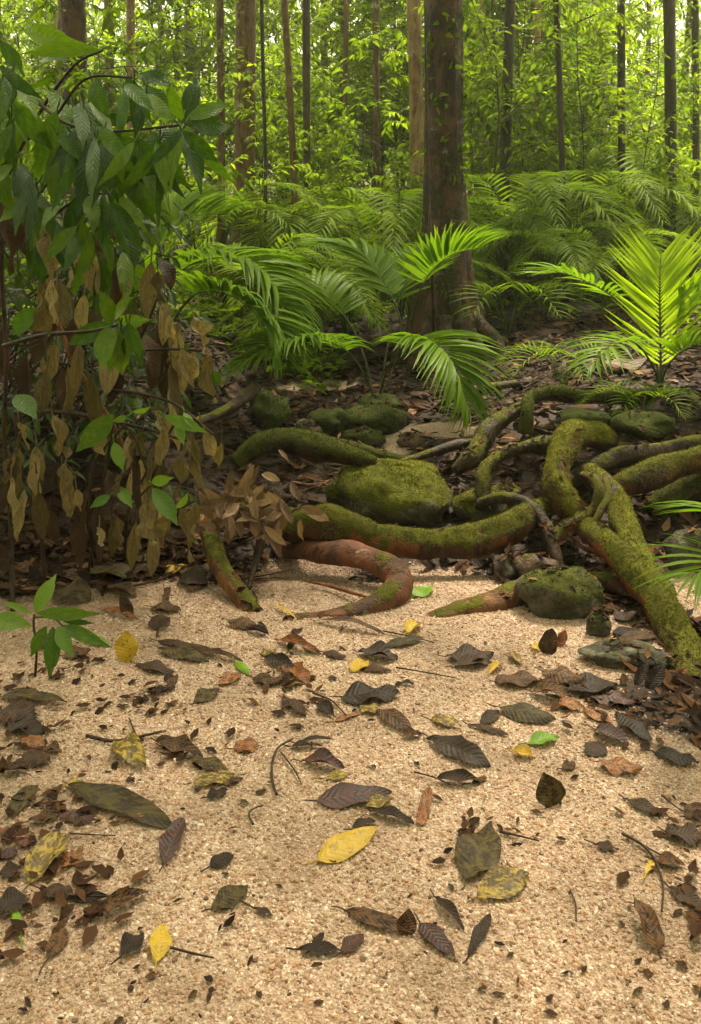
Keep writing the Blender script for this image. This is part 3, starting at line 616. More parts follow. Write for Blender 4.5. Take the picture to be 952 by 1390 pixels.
# high crown shared by the forest trees
def make_crown(seed, R_, n, L, mat):
    rng = random.Random(seed); mb = MB(); wd = MB()
    for _ in range(n):
        d = rvec(rng, -.5, 1); c = Vector((d.x * R_, d.y * R_, d.z * R_ * .7)) * rng.uniform(.3, 1) ** .6
        if noise.noise(c * 1.1 + Vector((seed, 0, 0))) < -.12: continue
        e = c + (rvec(rng) + Vector((0, 0, -.2))) * .35; spray(mb, wd, c, e, rng, L, rng.randint(5, 9))
    return mb.mesh('crown', mat, None, False)
CROWN = [make_crown(11, 1.7, 420, .16, M_CROWN_PALE), make_crown(12, 2.1, 480, .16, M_CROWN)]
gr = random.Random(3); gmb = MB(); gw = MB()  # great tree's crown, unseen above the frame, spread to shade the foreground
for _ in range(1350):
    a = gr.uniform(0, 6.283); r_ = 4.7 * math.sqrt(gr.random()); c = Vector((r_ * math.cos(a), r_ * math.sin(a) - .6, 9.3 + gr.uniform(-1, 1.2) - .045 * r_ * r_))
    if noise.noise((c.x * .6, c.y * .6, 2.5)) < -.22: continue
    spray(gmb, gw, c, c + rvec(gr, -.4, .3) * gr.uniform(.4, .8), gr, .24, 9)
for k in range(9):
    a = k * .7 + .3; e = Vector((math.cos(a) * 4.2, math.sin(a) * 4.2, 9.4 - .6)); stick(gw, Vector((0, 0, 7.5 + .12 * k)), e, .07, .015, 6, .06, gr, n=5)
link('crown', gmb.mesh('crown', M_CROWN, None, False), GREAT); link('branches', gw.mesh('branches', M_TRUNK, None, False), GREAT)
def forest_tree(xt, xb, wpx, Y, mat, label, H=9.0, crown=0, cs=.30, bend=0.0, seed=1, name='forest_tree'):
    a = P(xb, 330, Y); c = P(xt, 0, Y); d = (c - a) / (c.z - a.z); z0 = hgt(a.x, Y); b = a + d * (z0 - a.z); r = wpx * .5 * pxm(c)
    H += 4.0; t = thing(name, label, 'tree', b); pts = []
    for i in range(15):
        z = -.1 + (H + .1) * i / 14; q = b + d * z; q.x += bend * math.sin(z * .8) + .04 * noise.noise((seed, z * .5, 0)); pts.append((q.x, q.y, b.z + z, r * (1.12 + .4 * math.exp(-max(0, z) / .4) - .35 * z / H)))
    mb = MB(); tube(mb, spline(pts, 2), 12, .12, 5); mb.build('trunk', mat, t)
    cr = link('crown', CROWN[crown], t); cr.location = (pts[-1][0] - b.x, pts[-1][1] - b.y, H + .3); cr.scale = (cs,) * 3; cr.rotation_euler = (0, 0, seed)
    return t
forest_tree(563, 567, 19, 7.4, M_TRUNKPALE, 'pale straight trunk standing just behind the great trunk', seed=2, H=10)
forest_tree(334, 332, 27, 7.8, M_TRUNKBROWN, 'stout orange brown trunk left of centre in the background', seed=3, H=10, crown=1)
forest_tree(293, 301, 10, 7.5, M_TRUNKBROWN, 'slender brown trunk just left of the stout orange brown trunk', seed=4, bend=.03)
forest_tree(384, 396, 9, 7.3, M_TRUNKBROWN, 'thin reddish trunk right of the stout orange brown trunk', seed=5, bend=.03)
forest_tree(357, 357, 5, 7.2, M_TRUNKDARK, 'very thin dark pole between two brown trunks', seed=6, H=6.5)
forest_tree(418, 413, 10, 7.9, M_TRUNKDARK, 'dark mid sized trunk above the left palm fronds', seed=7, crown=1)
forest_tree(692, 684, 14, 7.8, M_TRUNKDARK, 'mossy dark trunk right of the great trunk', seed=8, H=10)
forest_tree(696, 708, 8, 14, M_TRUNKBROWN, 'thin brown trunk touching the mossy dark trunk', seed=9, bend=.04)
forest_tree(750, 766, 8, 7.2, M_TRUNKDARK, 'thin leaning dark trunk right of centre', seed=10, bend=.03, H=7)
forest_tree(844, 845, 10, 7.7, M_TRUNKDARK, 'straight dark trunk in the right background', seed=12, crown=1)
forest_tree(910, 907, 15, 7.6, M_TRUNKDARK, 'thickest dark trunk near the right picture edge', seed=13, H=10)
forest_tree(946, 941, 9, 7.9, M_TRUNKDARK, 'dark trunk at the very right edge of the picture', seed=14, crown=1)
forest_tree(812, 823, 13, 10, M_TRUNKPALE, 'pale distant trunk standing between dark trunks on the right', seed=15, H=11)
forest_tree(806, 832, 7, 16, M_TRUNKBROWN, 'thin brown distant trunk left of the straight dark one', seed=16)
forest_tree(98, 104, 32, 7.5, M_TRUNK, 'broad brown trunk behind the glossy shrub at upper left', seed=17, H=8, crown=1)
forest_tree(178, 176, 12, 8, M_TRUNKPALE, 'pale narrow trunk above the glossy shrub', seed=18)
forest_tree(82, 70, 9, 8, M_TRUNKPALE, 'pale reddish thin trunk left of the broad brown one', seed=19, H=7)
forest_tree(512, 510, 9, 9.5, M_TRUNKBROWN, 'distant brown trunk left of the pale straight one', seed=20, H=11)
forest_tree(470, 466, 7, 9.5, M_TRUNKBROWN, 'distant thin trunk midway between centre and the brown trunks', seed=21, H=11)
forest_tree(600, 650, 6, 15, M_TRUNKBROWN, 'thin slanting trunk partly hidden by the great trunk', seed=23)
forest_tree(880, 872, 6, 15, M_TRUNKDARK, 'thin dark pole left of the thickest right hand trunk', seed=24)
forest_tree(240, 246, 6, 13, M_TRUNKDARK, 'thin dark pole above the left palm', seed=25)
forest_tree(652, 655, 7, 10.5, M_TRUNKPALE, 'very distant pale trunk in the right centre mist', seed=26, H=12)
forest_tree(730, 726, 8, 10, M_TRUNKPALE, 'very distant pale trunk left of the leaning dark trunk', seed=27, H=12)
rng = random.Random(207)
SLIM = None
for i in range(14):
    y = rng.uniform(10.5, 18); x = rng.uniform(-1, 1) * y * .43; z = hgt(x, y)
    if SLIM is None:
        SLIM = link('forest_tree', None); mb = MB(); tube(mb, spline([(.05 * math.sin(k), .04 * math.cos(k * 1.7), -.2 + k * 1.7, .075 - .005 * k) for k in range(9)], 3), 9, .12, 5); mb.build('trunk', M_TRUNKBROWN, SLIM); cr_ = link('crown', CROWN[0], SLIM); cr_.location = (0, 0, 13.6); cr_.scale = (.36, .36, .36); o = SLIM
    else: o = copy_tree(SLIM, (0, 0, 0))
    o.location = (x, y, z); o.rotation_euler = (rng.uniform(-.03, .03), rng.uniform(-.04, .04), rng.uniform(0, 6.3)); k = rng.uniform(.6, 1.3); o.scale = (k, k, 1)
    tag(o, 'slim straight trunk lost among the background leaves', 'tree', 'slim trunks in the background')
# far wood
rng = random.Random(8); mb = MB()
for _ in range(17000):
    y = rng.uniform(20, 46); x = rng.uniform(-1, 1) * y * .52; z = hgt(x, y) + 13.5 * rng.random() ** 1.2
    if noise.noise((x * .45, y * .45, z * .5)) < -.22 + .016 * z: continue
    c = Vector((x, y, z)); tw = rng.random()
    for _k in range(4):
        X = (rvec(rng) + Vector((0, 0, -.35))).normalized(); N = Vector((0, 0, 1)) + rvec(rng) * .7; N = (N - X * N.dot(X)).normalized(); l = rng.uniform(.18, .34)
        tiny_leaf(mb, c + rvec(rng) * .35, X, N, l, l * .42, min(1, .55 * tw + .45 * rng.random()))
mb.build('distant_forest', M_CROWN_PALE, smooth=False, kind='stuff', label='far mass of pale leafy forest closing the background', cat='forest')
# unseen forest round and behind the viewer, added to cut fill light and reflections
rng = random.Random(29); mb = MB()
for _ in range(5200):
    a = rng.uniform(-2.75, -.39) if rng.random() < .62 else rng.choice((rng.uniform(-.39, .55), rng.uniform(2.6, 3.53)))
    r_ = rng.uniform(4.5, 9) if -2.75 < a < -.39 else rng.uniform(6, 12)
    x, y = r_ * math.cos(a), 1.5 + r_ * math.sin(a)
    if y > .6 and abs(x) < .5 * y + 2.2: continue
    c = Vector((x, y, .2 + 9.5 * rng.random())); tw = rng.random()
    for _k in range(3):
        X = (rvec(rng) + Vector((0, 0, -.4))).normalized(); N = Vector((0, 0, 1)) + rvec(rng) * .8; N = (N - X * N.dot(X)).normalized(); l = rng.uniform(.25, .45)
        tiny_leaf(mb, c + rvec(rng) * .4, X, N, l, l * .45, min(1, .55 * tw + .45 * rng.random()))
mb.build('surrounding_forest', M_CROWN, smooth=False, kind='stuff', label='unseen leafy rainforest continuing all round behind the viewer', cat='forest')
# low ground cover among the palms
rng = random.Random(18); mb = MB()
for _ in range(7500):
    y = rng.uniform(5.2, 13); x = rng.uniform(-1, 1) * y * .5
    dn_ = noise.noise((x * 1.1, y * 1.1, 4)) + .25 * sm(6, 9, y)
    if dn_ < .02 or (.1 < x < 1.6 and y < 6.3): continue
    q = Vector((x, y, hgt(x, y) + rng.uniform(.02, .28) * (.5 + dn_)))
    for _k in range(3):
        X = (rvec(rng, -.2, .5)).normalized(); N = Vector((0, 0, 1)) + rvec(rng) * .5; N = (N - X * N.dot(X)).normalized(); l = rng.uniform(.05, .11)
        tiny_leaf(mb, q, X, N, l, l * .45, rng.random())
mb.build('ground_cover', M_CROWN, smooth=False, kind='stuff', label='low green seedlings carpeting the forest floor behind the trunk', cat='undergrowth')

# ---------------------------------------------------------------- palms
def leaflet_mesh(name, mat, bend, W=.075):
    vs, fs, uv = leaf_local(W, 7, 2, .6, .55, fold=.35, bend=bend, acu=.35); mb = MB(); mb.add(vs, fs, .5, uv); return mb.mesh(name, mat)
LFM = {k: [leaflet_mesh('leaflet', m_, b_) for b_ in (.25, .5, .85)] for k, m_ in (('green', M_LEAFLET), ('lime', M_LIME), ('dry', M_DRYFROND))}
def frond(parent, pts, n, Lm, rng, up=Vector((0, 0, 1)), kind='green', sep=True, start=.3, vee=.25, droop=1, a0=75, a1=22, rad=.006, wf=1.0, mat=None, mbj=None, taper=.9):
    """pts world-space midrib; leaflets as sub-parts (sep) or joined into the frond"""
    sp = spline([tuple(p) for p in pts], 10); m = len(sp); rib = MB(); org = parent.location
    tube(rib, [(*q, rad * (1 - taper * i / m)) for i, q in enumerate(sp)], 6, tint=.8)
    if not sep:
        fm = mbj if mbj is not None else MB()
    else: fo = rib.build('frond', M_PALMSTEM, parent)
    for i in range(n):
        t = start + (1 - start) * (i + .5) / n; k = t * (m - 1); j = min(m - 2, int(k)); q = Vector(sp[j]).lerp(Vector(sp[j + 1]), k - j)
        T = (Vector(sp[min(m - 1, j + 2)]) - Vector(sp[max(0, j - 1)])).normalized(); S = T.cross(up).normalized(); N = S.cross(T).normalized()
        u = (t - start) / (1 - start); a = R(a0 + (a1 - a0) * u + rng.uniform(-5, 5)); Ln = Lm * (math.sin(math.pi * (.18 + .76 * u)) ** .6) * rng.uniform(.9, 1.08)
        for s in (-1, 1):
            D = (T * math.cos(a) + S * (s * math.sin(a)) + N * (vee + rng.uniform(-.06, .06))).normalized(); NN = (N - D * N.dot(D)).normalized(); NN.rotate(Matrix.Rotation(rng.uniform(-.25, .25), 3, D)); Yv = NN.cross(D)
            if sep:
                me = LFM[kind][min(2, max(0, droop + rng.choice((-1, 0, 0, 1))))]
                o = link('leaflet', me, fo); w_ = Ln * wf * rng.uniform(.85, 1.1)
                Mx = Matrix(((D.x * Ln, Yv.x * w_, NN.x * Ln, q.x - org.x), (D.y * Ln, Yv.y * w_, NN.y * Ln, q.y - org.y), (D.z * Ln, Yv.z * w_, NN.z * Ln, q.z - org.z), (0, 0, 0, 1)))
                o.matrix_basis = Mx
            else:
                place_leaf(fm, q, q + D * Ln, Ln * .06 * wf, NN, rng.random() * .6 + .2, nl=4, nw=2, p=.6, q=.55, fold=.35, bend=.3 + .25 * droop, acu=.35)
    if not sep and mbj is None:
        fm.v += []; o = len(fm.v); fm.add(rib.v, rib.f, .1); fm.build('frond', mat or M_FROND, parent)
def PP(lst): return [P(*q) for q in lst]
rng = random.Random(31)
# palm in front of the great trunk
b = G(512, 556); pa = thing('understory_palm', 'fan of arching palm fronds at the foot of the great trunk', 'palm', b)
frond(pa, [b, *PP([(500, 520, 4.55), (475, 480, 4.4), (430, 460, 4.2), (380, 468, 4.05), (322, 500, 3.95)])], 50, .34, rng, start=.42, droop=2, vee=-.05)
frond(pa, [b, *PP([(525, 505, 4.5), (550, 470, 4.3), (580, 462, 4.15), (612, 488, 4.0), (636, 556, 3.9)])], 48, .36, rng, start=.40, droop=2, vee=-.05)
frond(pa, [b, *PP([(545, 455, 4.8), (525, 390, 4.9), (490, 345, 5.0), (430, 332, 5.1)])], 50, .36, rng, start=.45, droop=2, vee=-.1)
frond(pa, [b, *PP([(548, 460, 4.75), (575, 385, 4.6), (610, 348, 4.5), (655, 336, 4.45)])], 42, .33, rng, start=.5, droop=1)
frond(pa, [b, *PP([(490, 470, 4.9), (460, 420, 5.1), (420, 395, 5.3), (370, 400, 5.4)])], 46, .36, rng, start=.45, droop=2)
frond(pa, [b, *PP([(530, 450, 4.9), (545, 400, 5.1), (560, 365, 5.3), (590, 345, 5.5)])], 26, .3, rng, start=.45, droop=1)
# palm left of centre
b = G(232, 505); pl = thing('understory_palm', 'palm with drooping feathery fronds right of the glossy shrub', 'palm', b)
frond(pl, [b, *PP([(225, 420, 4.6), (250, 365, 4.5), (310, 350, 4.4), (360, 375, 4.3), (394, 440, 4.2)])], 56, .46, rng, start=.38, droop=2, vee=-.05)
frond(pl, [b, *PP([(215, 400, 4.7), (222, 330, 4.8), (250, 296, 4.9), (310, 290, 5.0)])], 46, .38, rng, start=.42, droop=2)
frond(pl, [b, *PP([(235, 440, 4.4), (265, 400, 4.2), (310, 400, 4.1), (350, 430, 4.05), (372, 480, 4.0)])], 50, .40, rng, start=.4, droop=2)
frond(pl, [b, *PP([(240, 430, 4.6), (290, 385, 4.5), (340, 395, 4.45), (380, 425, 4.4)])], 24, .22, rng, start=.45, droop=2, kind='dry')
frond(pl, [b, *PP([(210, 430, 4.5), (190, 380, 4.4), (150, 350, 4.3), (110, 370, 4.2)])], 26, .34, rng, start=.4, droop=2)
# bright young palm on the right bank
b = G(897, 528); pr = thing('young_palm', 'bright lime green young palm with a large upright V shaped frond', 'palm', b)
toc = (CAMP - b).normalized()
frond(pr, [b, *PP([(897, 480, 3.85), (896, 420, 3.86), (896, 380, 3.88), (897, 348, 3.92)])], 30, .345, rng, up=toc + Vector((0, 0, .15)), kind='lime', start=.16, droop=0, vee=.15, a0=50, a1=34, wf=.72)
frond(pr, [b, *PP([(885, 470, 3.9), (850, 425, 3.9), (825, 398, 3.85), (770, 372, 3.8), (735, 372, 3.75)])], 22, .24, rng, start=.55, droop=1, vee=0)
frond(pr, [b, *PP([(888, 500, 3.75), (868, 470, 3.65), (848, 462, 3.6), (828, 470, 3.5), (800, 500, 3.4)])], 16, .25, rng, start=.45, droop=2, vee=-.05)
frond(pr, [b, *PP([(905, 480, 3.9), (930, 430, 3.9), (960, 410, 3.85), (1000, 430, 3.8)])], 22, .34, rng, start=.4, droop=2)
frond(pr, [b, *PP([(905, 500, 3.8), (925, 478, 3.7), (955, 470, 3.65), (985, 500, 3.55)])], 18, .26, rng, start=.4, droop=2)
# frond reaching in from the right at the front
b = G(1075, 960); pf = thing('young_palm', 'slender green palm leaflets reaching in over the roots from the right edge', 'palm', b)
frond(pf, [b, *PP([(1050, 800, 1.95), (1020, 715, 1.95), (995, 700, 1.9), (965, 690, 1.85)])], 12, .20, rng, start=.55, droop=1, a0=80, a1=20, vee=-.2)
frond(pf, [b, *PP([(1040, 850, 1.85), (1015, 775, 1.82), (980, 760, 1.78), (935, 785, 1.72)])], 13, .19, rng, start=.5, droop=1, a0=70, a1=15, vee=-.1)
# small palm sprouts on the litter slope
for px, py, s, lab in ((765, 528, .30, 'low palm seedling on the litter below the slope'), (690, 455, .5, 'small palm at the right side of the great trunk base'), (868, 575, .22, 'tiny palm seedling beneath the bright young palm')):
    b = G(px, py); t = thing('palm_seedling', lab, 'palm', b)
    for k in range(6):
        a = k * 1.05 + px; e = Vector((math.cos(a), math.sin(a), 0)); frond(t, [b, b + e * .3 * s + Vector((0, 0, .55 * s)), b + e * .75 * s + Vector((0, 0, .6 * s)), b + e * 1.1 * s + Vector((0, 0, .35 * s))], 12, .5 * s, rng, sep=False, rad=.003, start=.35, droop=2)
# palms farther back: a few clump models, copied
def palm_clump(seed, H, nf, Lm, mat):
    rng = random.Random(seed); t = link('forest_palm', None); z = Vector((0, 0, 0))
    for k in range(nf):
        a = 2 * math.pi * k / nf + rng.uniform(-.4, .4); e = Vector((math.cos(a), math.sin(a), 0)); h = H * rng.uniform(.7, 1.1); o = H * rng.uniform(.5, .8)
        frond(t, [z, e * o * .15 + Vector((0, 0, h * .6)), e * o * .55 + Vector((0, 0, h)), e * o * 1.1 + Vector((0, 0, h * .95)), e * o * 1.6 + Vector((0, 0, h * .65))], 30, Lm * rng.uniform(.85, 1.1), rng, sep=False, rad=.008, start=.35, droop=rng.choice((1, 2, 2)), vee=-.05, mat=mat, wf=1.15)
    return t
CL = [palm_clump(3, 1.1, 8, .42, M_FROND), palm_clump(5, 1.5, 9, .50, M_FROND), palm_clump(7, .8, 7, .36, M_FROND)]
used2 = set()
def put_palm(k, x, y, rz, s, label, group=None):
    o = CL[k]
    if k in used2: o = copy_tree(o, (0, 0, 0))
    used2.add(k); o.location = (x, y, hgt(x, y)); o.rotation_euler = (0, 0, rz); o.scale = (s, s, s); tag(o, label, 'palm', group)
    if not group and 'group' in o: del o['group']
for px, py, Y, k, s, lab in ((470, 430, 6.6, 0, 1.0, 'green palm clump directly left of the great trunk'), (400, 420, 7.6, 1, .9, 'palm clump above the left arching frond'), (700, 400, 7.0, 1, .85, 'palm clump right of the great trunk'),
                            (790, 380, 7.5, 1, .9, 'palm clump behind the bright young palm on its left'), (850, 340, 8.5, 1, 1.1, 'tall palm clump behind the bright young palm'), 
                             (290, 380, 7.2, 1, .9, 'palm clump behind the feathery left palm'), (672, 350, 7.2, 0, .95, 'palm clump showing beside the right edge of the great trunk'), (770, 340, 8.2, 0, 1.0, 'large feathery palm clump in the right middle distance'), (935, 350, 7.8, 0, 1.1, 'palm clump at the right edge behind the bright palm'), (545, 360, 7.4, 1, 1.0, 'palm clump between the great trunk and the left palm clumps'),
                            (430, 440, 5.9, 0, .8, 'low palm clump beside the far sand patch'), (350, 440, 6.2, 0, .9, 'palm clump between the feathery left palm and the arching fronds'), (560, 420, 6.3, 0, .95, 'palm clump hugging the left side of the great trunk'), (505, 390, 7.2, 1, .9, 'bushy palm clump above the arching fronds'),
                            (745, 390, 6.6, 0, .9, 'low palm clump on the slope right of the great trunk'), (820, 400, 6.4, 2, 1.1, 'small palm clump just left of the bright young palm'), (888, 330, 9.2, 0, 1.2, 'large feathery palm clump near the right picture edge')):
    q = P(px, py, Y); put_palm(k, q.x, Y, px * .7, s * .70, lab)
rng = random.Random(44)
for i in range(9):
    y = rng.uniform(9, 15); x = rng.uniform(-.9, 1) * y * .46
    if x < -1.5 and rng.random() < .5: x = -x
    put_palm(rng.choice((0, 1, 2)), x, y, rng.uniform(0, 6), rng.uniform(.5, .8), 'distant feathery palm in the undergrowth below the background trunks', 'distant undergrowth palms')

# ---------------------------------------------------------------- forest litter
rng = random.Random(61)
def litter(mb, n, x0, x1, y0, y1, keep, size=(.035, .10), lift=.012):
    for _ in range(n):
        x, y = rng.uniform(x0, x1), rng.uniform(y0, y1)
        if not keep(x, y): continue
        a = rng.uniform(0, 6.3); X = Vector((math.cos(a), math.sin(a), rng.uniform(-.3, .3))).normalized(); N = Vector((0, 0, 1)) + rvec(rng) * .45; N = (N - X * N.dot(X)).normalized()
        l = rng.uniform(*size); q = Vector((x, y, hgt(x, y) + rng.uniform(.003, lift)))
        tiny_leaf(mb, q, X, N, l, l * rng.uniform(.3, .5), min(1, rng.random() ** 1.3), rng.uniform(-.6, .5), rng.uniform(-.3, .4))
mb = MB()
for q, nn in CAUGHT:
    X = rvec(rng, -.3, .3); X = (X - nn * X.dot(nn)).normalized(); l = rng.uniform(.015, .05); N = (nn + rvec(rng) * .35); N = (N - X * N.dot(X)).normalized()
    tiny_leaf(mb, q + nn * .003, X, N, l, l * rng.uniform(.3, .5), min(1, rng.random() ** 1.1), .3, rng.uniform(-.3, .4))
litter(mb, 15000, -2.2, 2.4, 2.5, 6.2, lambda x, y: sandw(x, y) < .25 + .2 * rng.random())
litter(mb, 5000, -5, 5, 5.6, 12, lambda x, y: True, (.06, .14), .03)
litter(mb, 1500, .75, 1.8, 1.6, 2.7, lambda x, y: sandw(x, y) < .55)
litter(mb, 1200, -1.6, -.55, 2.2, 3.0, lambda x, y: sandw(x, y) < .5, (.04, .11))
for _ in range(900):
    x, y = rng.uniform(-2.2, 2.4), rng.uniform(2.6, 6)
    if sandw(x, y) > .3: continue
    a = rng.uniform(0, 6.3); l = rng.uniform(.05, .3); q = Vector((x, y, hgt(x, y) + .008)); e = q + Vector((math.cos(a) * l, math.sin(a) * l, rng.uniform(-.01, .05))); stick(mb, q, e, rng.uniform(.0015, .004), .001, 4, .08, rng, rng.random() * .9, 3)
mb.build('leaf_litter', M_LITTER, smooth=False, kind='stuff', label='brown rotting leaf litter and twigs covering the banks', cat='leaf litter')
mb = MB()
def deb(x, y): return noise.noise((x * 3.2, y * 3.2, 8.8)) > .18 and sandw(x, y) > .3
litter(mb, 800, -1.5, 1.6, .75, 2.7, deb, (.008, .03), .009)
litter(mb, 260, -1.5, 1.6, .75, 2.7, lambda x, y: True, (.006, .022), .009)
for c in (G(190, 945), G(205, 965), G(240, 1025), G(385, 935), G(395, 955), G(90, 1115), G(60, 1215), G(100, 1215), G(780, 930), G(830, 950), G(860, 960), G(60, 980), G(640, 1130), G(20, 1130), G(40, 1090), G(20, 1010), G(110, 1240), G(20, 1270), G(930, 1190), G(935, 1240), G(940, 1120), G(860, 985), G(820, 975), G(900, 960), G(120, 905), G(20, 930)):
    for _ in range(17):
        d = rvec(rng, -.2, .2) * rng.uniform(0, .11) * (1 + noise.noise((c.x * 9, c.y * 9, _ * .1))); x, y = c.x + d.x, c.y + d.y; X = rvec(rng, -.12, .12); N = Vector((0, 0, 1)) + rvec(rng) * .35; N = (N - X * N.dot(X)).normalized(); l = rng.uniform(.014, .046)
        tiny_leaf(mb, Vector((x, y, hgt(x, y) + rng.uniform(.005, .014))), X, N, l, l * .5, .25 + rng.random() * .6, .2, rng.uniform(-.4, .4))
mb.build('leaf_debris', M_LITTER, smooth=False, kind='stuff', label='dark crumbled leaf fragments strewn over the sand', cat='leaf debris')

# ---------------------------------------------------------------- misty air
HAZE = .0032
hm = bpy.data.materials.new('mist'); hm.use_nodes = True; ht = hm.node_tree; ht.nodes.remove(ht.nodes['Principled BSDF'])
pv = ht.nodes.new('ShaderNodeVolumePrincipled'); pv.inputs['Color'].default_value = (.92, .98, .66, 1); pv.inputs['Density'].default_value = HAZE; pv.inputs['Anisotropy'].default_value = .35  # yellow-green tint stands in for light filtered through leaves
ht.links.new(pv.outputs[0], ht.nodes['Material Output'].inputs['Volume'])
mb = MB(); X0, X1, Y0, Y1, Z0, Z1 = -121, 121, -9, 221, -4, 40
mb.add([(X0, Y0, Z0), (X1, Y0, Z0), (X1, Y1, Z0), (X0, Y1, Z0), (X0, Y0, Z1), (X1, Y0, Z1), (X1, Y1, Z1), (X0, Y1, Z1)], [(3, 2, 1, 0), (4, 5, 6, 7), (0, 1, 5, 4), (1, 2, 6, 5), (2, 3, 7, 6), (3, 0, 4, 7)])
mb.build('haze', hm, smooth=False, kind='stuff', label='thin pale mist hanging in the forest air', cat='mist')

# ---------------------------------------------------------------- left-hand shrubs
rng = random.Random(91)
def screen_leaf(parent, bx, by, tx, ty, w_, Y0, Y1, mat, name='leaf', yaw=.6, petiole=0.0, stalkmat=None, **kw):
    """leaf of a shrub seen from the front: from its base to its tip, with its own depth and facing"""
    a, b = P(bx, by, Y0), P(tx, ty, Y1); N = (CAMP - a).normalized() + RT * rng.uniform(-yaw, yaw) + Vector((0, 0, rng.uniform(-.2, .5)))
    mb = MB(); place_leaf(mb, a, b, min(w_ * pxm(a) * rng.uniform(.9, 1.1), (b - a).length * .40), N, .5, seed=rng.uniform(0, 9), **kw)
    if petiole:
        d = (a - b).normalized(); e = a + (d + Vector((0, .3, .5))) * petiole; stick(mb, e, a, .0022, .002, 4, .05, rng, .5, 3)
    return mb.build(name, mat, parent)
b = G(18, 830)
sh = thing('broadleaf_shrub', 'glossy shrub with large drooping dark green leaves at upper left', 'shrub', b)
def branch(parent, pts, mat=M_TWIG, seg=7, name='branch'):
    out = []
    for px, py, Y, r in pts: q = P(px, py, Y); out.append((*q, r * pxm(q)))
    mb = MB(); tube(mb, spline(out, 6), seg, .18, 12); return mb.build(name, mat, parent)
branch(sh, [(18, 830, b.y, 3.5), (14, 700, 2.55, 3), (6, 600, 2.45, 3.2), (9, 480, 2.42, 3), (3, 380, 2.4, 3.4), (3, 280, 2.35, 3.6), (3, 200, 2.3, 4), (0, 110, 2.25, 3)], name='stem')
branch(sh, [(3, 180, 2.3, 3), (25, 175, 2.2, 2.5), (62, 195, 2.1, 2)])
branch(sh, [(4, 230, 2.3, 3), (30, 195, 2.2, 2.5), (70, 165, 2.1, 2), (115, 108, 2.05, 1.8), (180, 105, 2.0, 1.5)])
branch(sh, [(0, 112, 2.25, 3), (40, 130, 2.2, 3), (85, 165, 2.1, 2.6), (128, 176, 2.05, 2.5), (165, 178, 2.05, 2), (243, 170, 2.05, 2)])
branch(sh, [(4, 330, 2.4, 3), (60, 300, 2.3, 2.5), (110, 268, 2.2, 2), (155, 262, 2.2, 1.6)])
branch(sh, [(5, 470, 2.4, 3.5), (60, 455, 2.35, 3), (120, 450, 2.3, 2.5), (158, 442, 2.25, 2)])
branch(sh, [(5, 250, 2.35, 3), (50, 160, 2.3, 2.5), (100, 90, 2.25, 2), (140, 68, 2.2, 1.6)])
HL = dict(nl=40, nw=6, p=.86, q=1.0, fold=.18, ribs=.011, nrib=12, acu=.25)
GREEN = [(32, 40, 118, 60, 28), (138, 68, 30, 73, 20), (52, 84, 96, 82, 15), (0, 90, 62, 137, 17), (35, 118, 78, 92, 13), (0, 55, 34, 104, 26), (125, 110, 150, 162, 40), (174, 105, 206, 168, 32), (188, 100, 238, 118, 25),
 (246, 164, 234, 110, 24), (250, 164, 270, 104, 23), (252, 162, 314, 140, 18), (254, 170, 312, 174, 26), (252, 175, 322, 252, 19), (246, 178, 274, 264, 26), (128, 178, 236, 222, 20), (128, 176, 206, 182, 10), (124, 166, 190, 160, 16),
 (182, 186, 252, 270, 26), (188, 196, 217, 296, 30), (158, 198, 176, 260, 32), (172, 226, 200, 296, 30), (107, 181, 64, 228, 17), (92, 186, 74, 294, 38), (104, 205, 132, 246, 26), (120, 178, 142, 236, 32), (18, 138, 72, 204, 36), (0, 112, 20, 156, 22),
 (57, 262, 36, 287, 10), (84, 278, 58, 314, 17), (106, 264, 90, 338, 24), (114, 266, 136, 308, 24), (152, 262, 138, 322, 32), (190, 246, 212, 304, 24), (174, 240, 196, 302, 26), (158, 350, 217, 387, 16), (148, 364, 207, 397, 18),
 (155, 438, 207, 434, 22), (155, 438, 92, 468, 24), (150, 444, 138, 504, 28), (160, 446, 167, 510, 32), (165, 442, 194, 500, 26), (155, 438, 186, 402, 22), (150, 438, 133, 392, 24), (54, 418, 18, 455, 32), (140, 185, 108, 262, 34), (205, 180, 232, 262, 26), (140, 195, 165, 285, 30), (66, 120, 100, 190, 26), (40, 330, 60, 390, 26), (120, 330, 100, 400, 24), (170, 310, 182, 380, 24), (78, 150, 50, 235, 28)]
for cx, cy, n_, r_ in ((128, 178, 11, 110), (200, 190, 9, 100), (150, 265, 9, 85), (90, 180, 8, 95), (60, 300, 7, 80), (155, 350, 7, 75), (158, 440, 6, 70), (30, 160, 6, 90), (235, 170, 8, 95), (20, 110, 7, 85), (15, 220, 7, 90), (40, 255, 8, 80), (110, 140, 8, 90), (185, 120, 6, 80), (120, 300, 8, 85)):
    for k_ in range(n_):
        a_ = rng.uniform(.25, 2.9); l_ = r_ * rng.uniform(.7, 1.15); bx, by = cx + rng.uniform(-18, 18), cy + rng.uniform(-10, 10)
        GREEN.append((bx, by, bx + .6 * l_ * math.cos(a_), by + l_ * (.35 + .65 * abs(math.sin(a_))), rng.uniform(15, 23)))
for i, (bx, by, tx, ty, w_) in enumerate(GREEN):
    Y0 = rng.uniform(1.95, 2.3) if by < 330 else rng.uniform(2.15, 2.4)
    horizontal = abs(tx - bx) > abs(ty - by)
    screen_leaf(sh, bx, by, tx, ty, w_, Y0, Y0 + rng.uniform(-.12, .1), M_BIGLEAF, bend=rng.uniform(.3, .9) if not horizontal else rng.uniform(.3, .6), wave=rng.uniform(.05, .16), twist=rng.uniform(-.4, .4), petiole=.02, **HL)
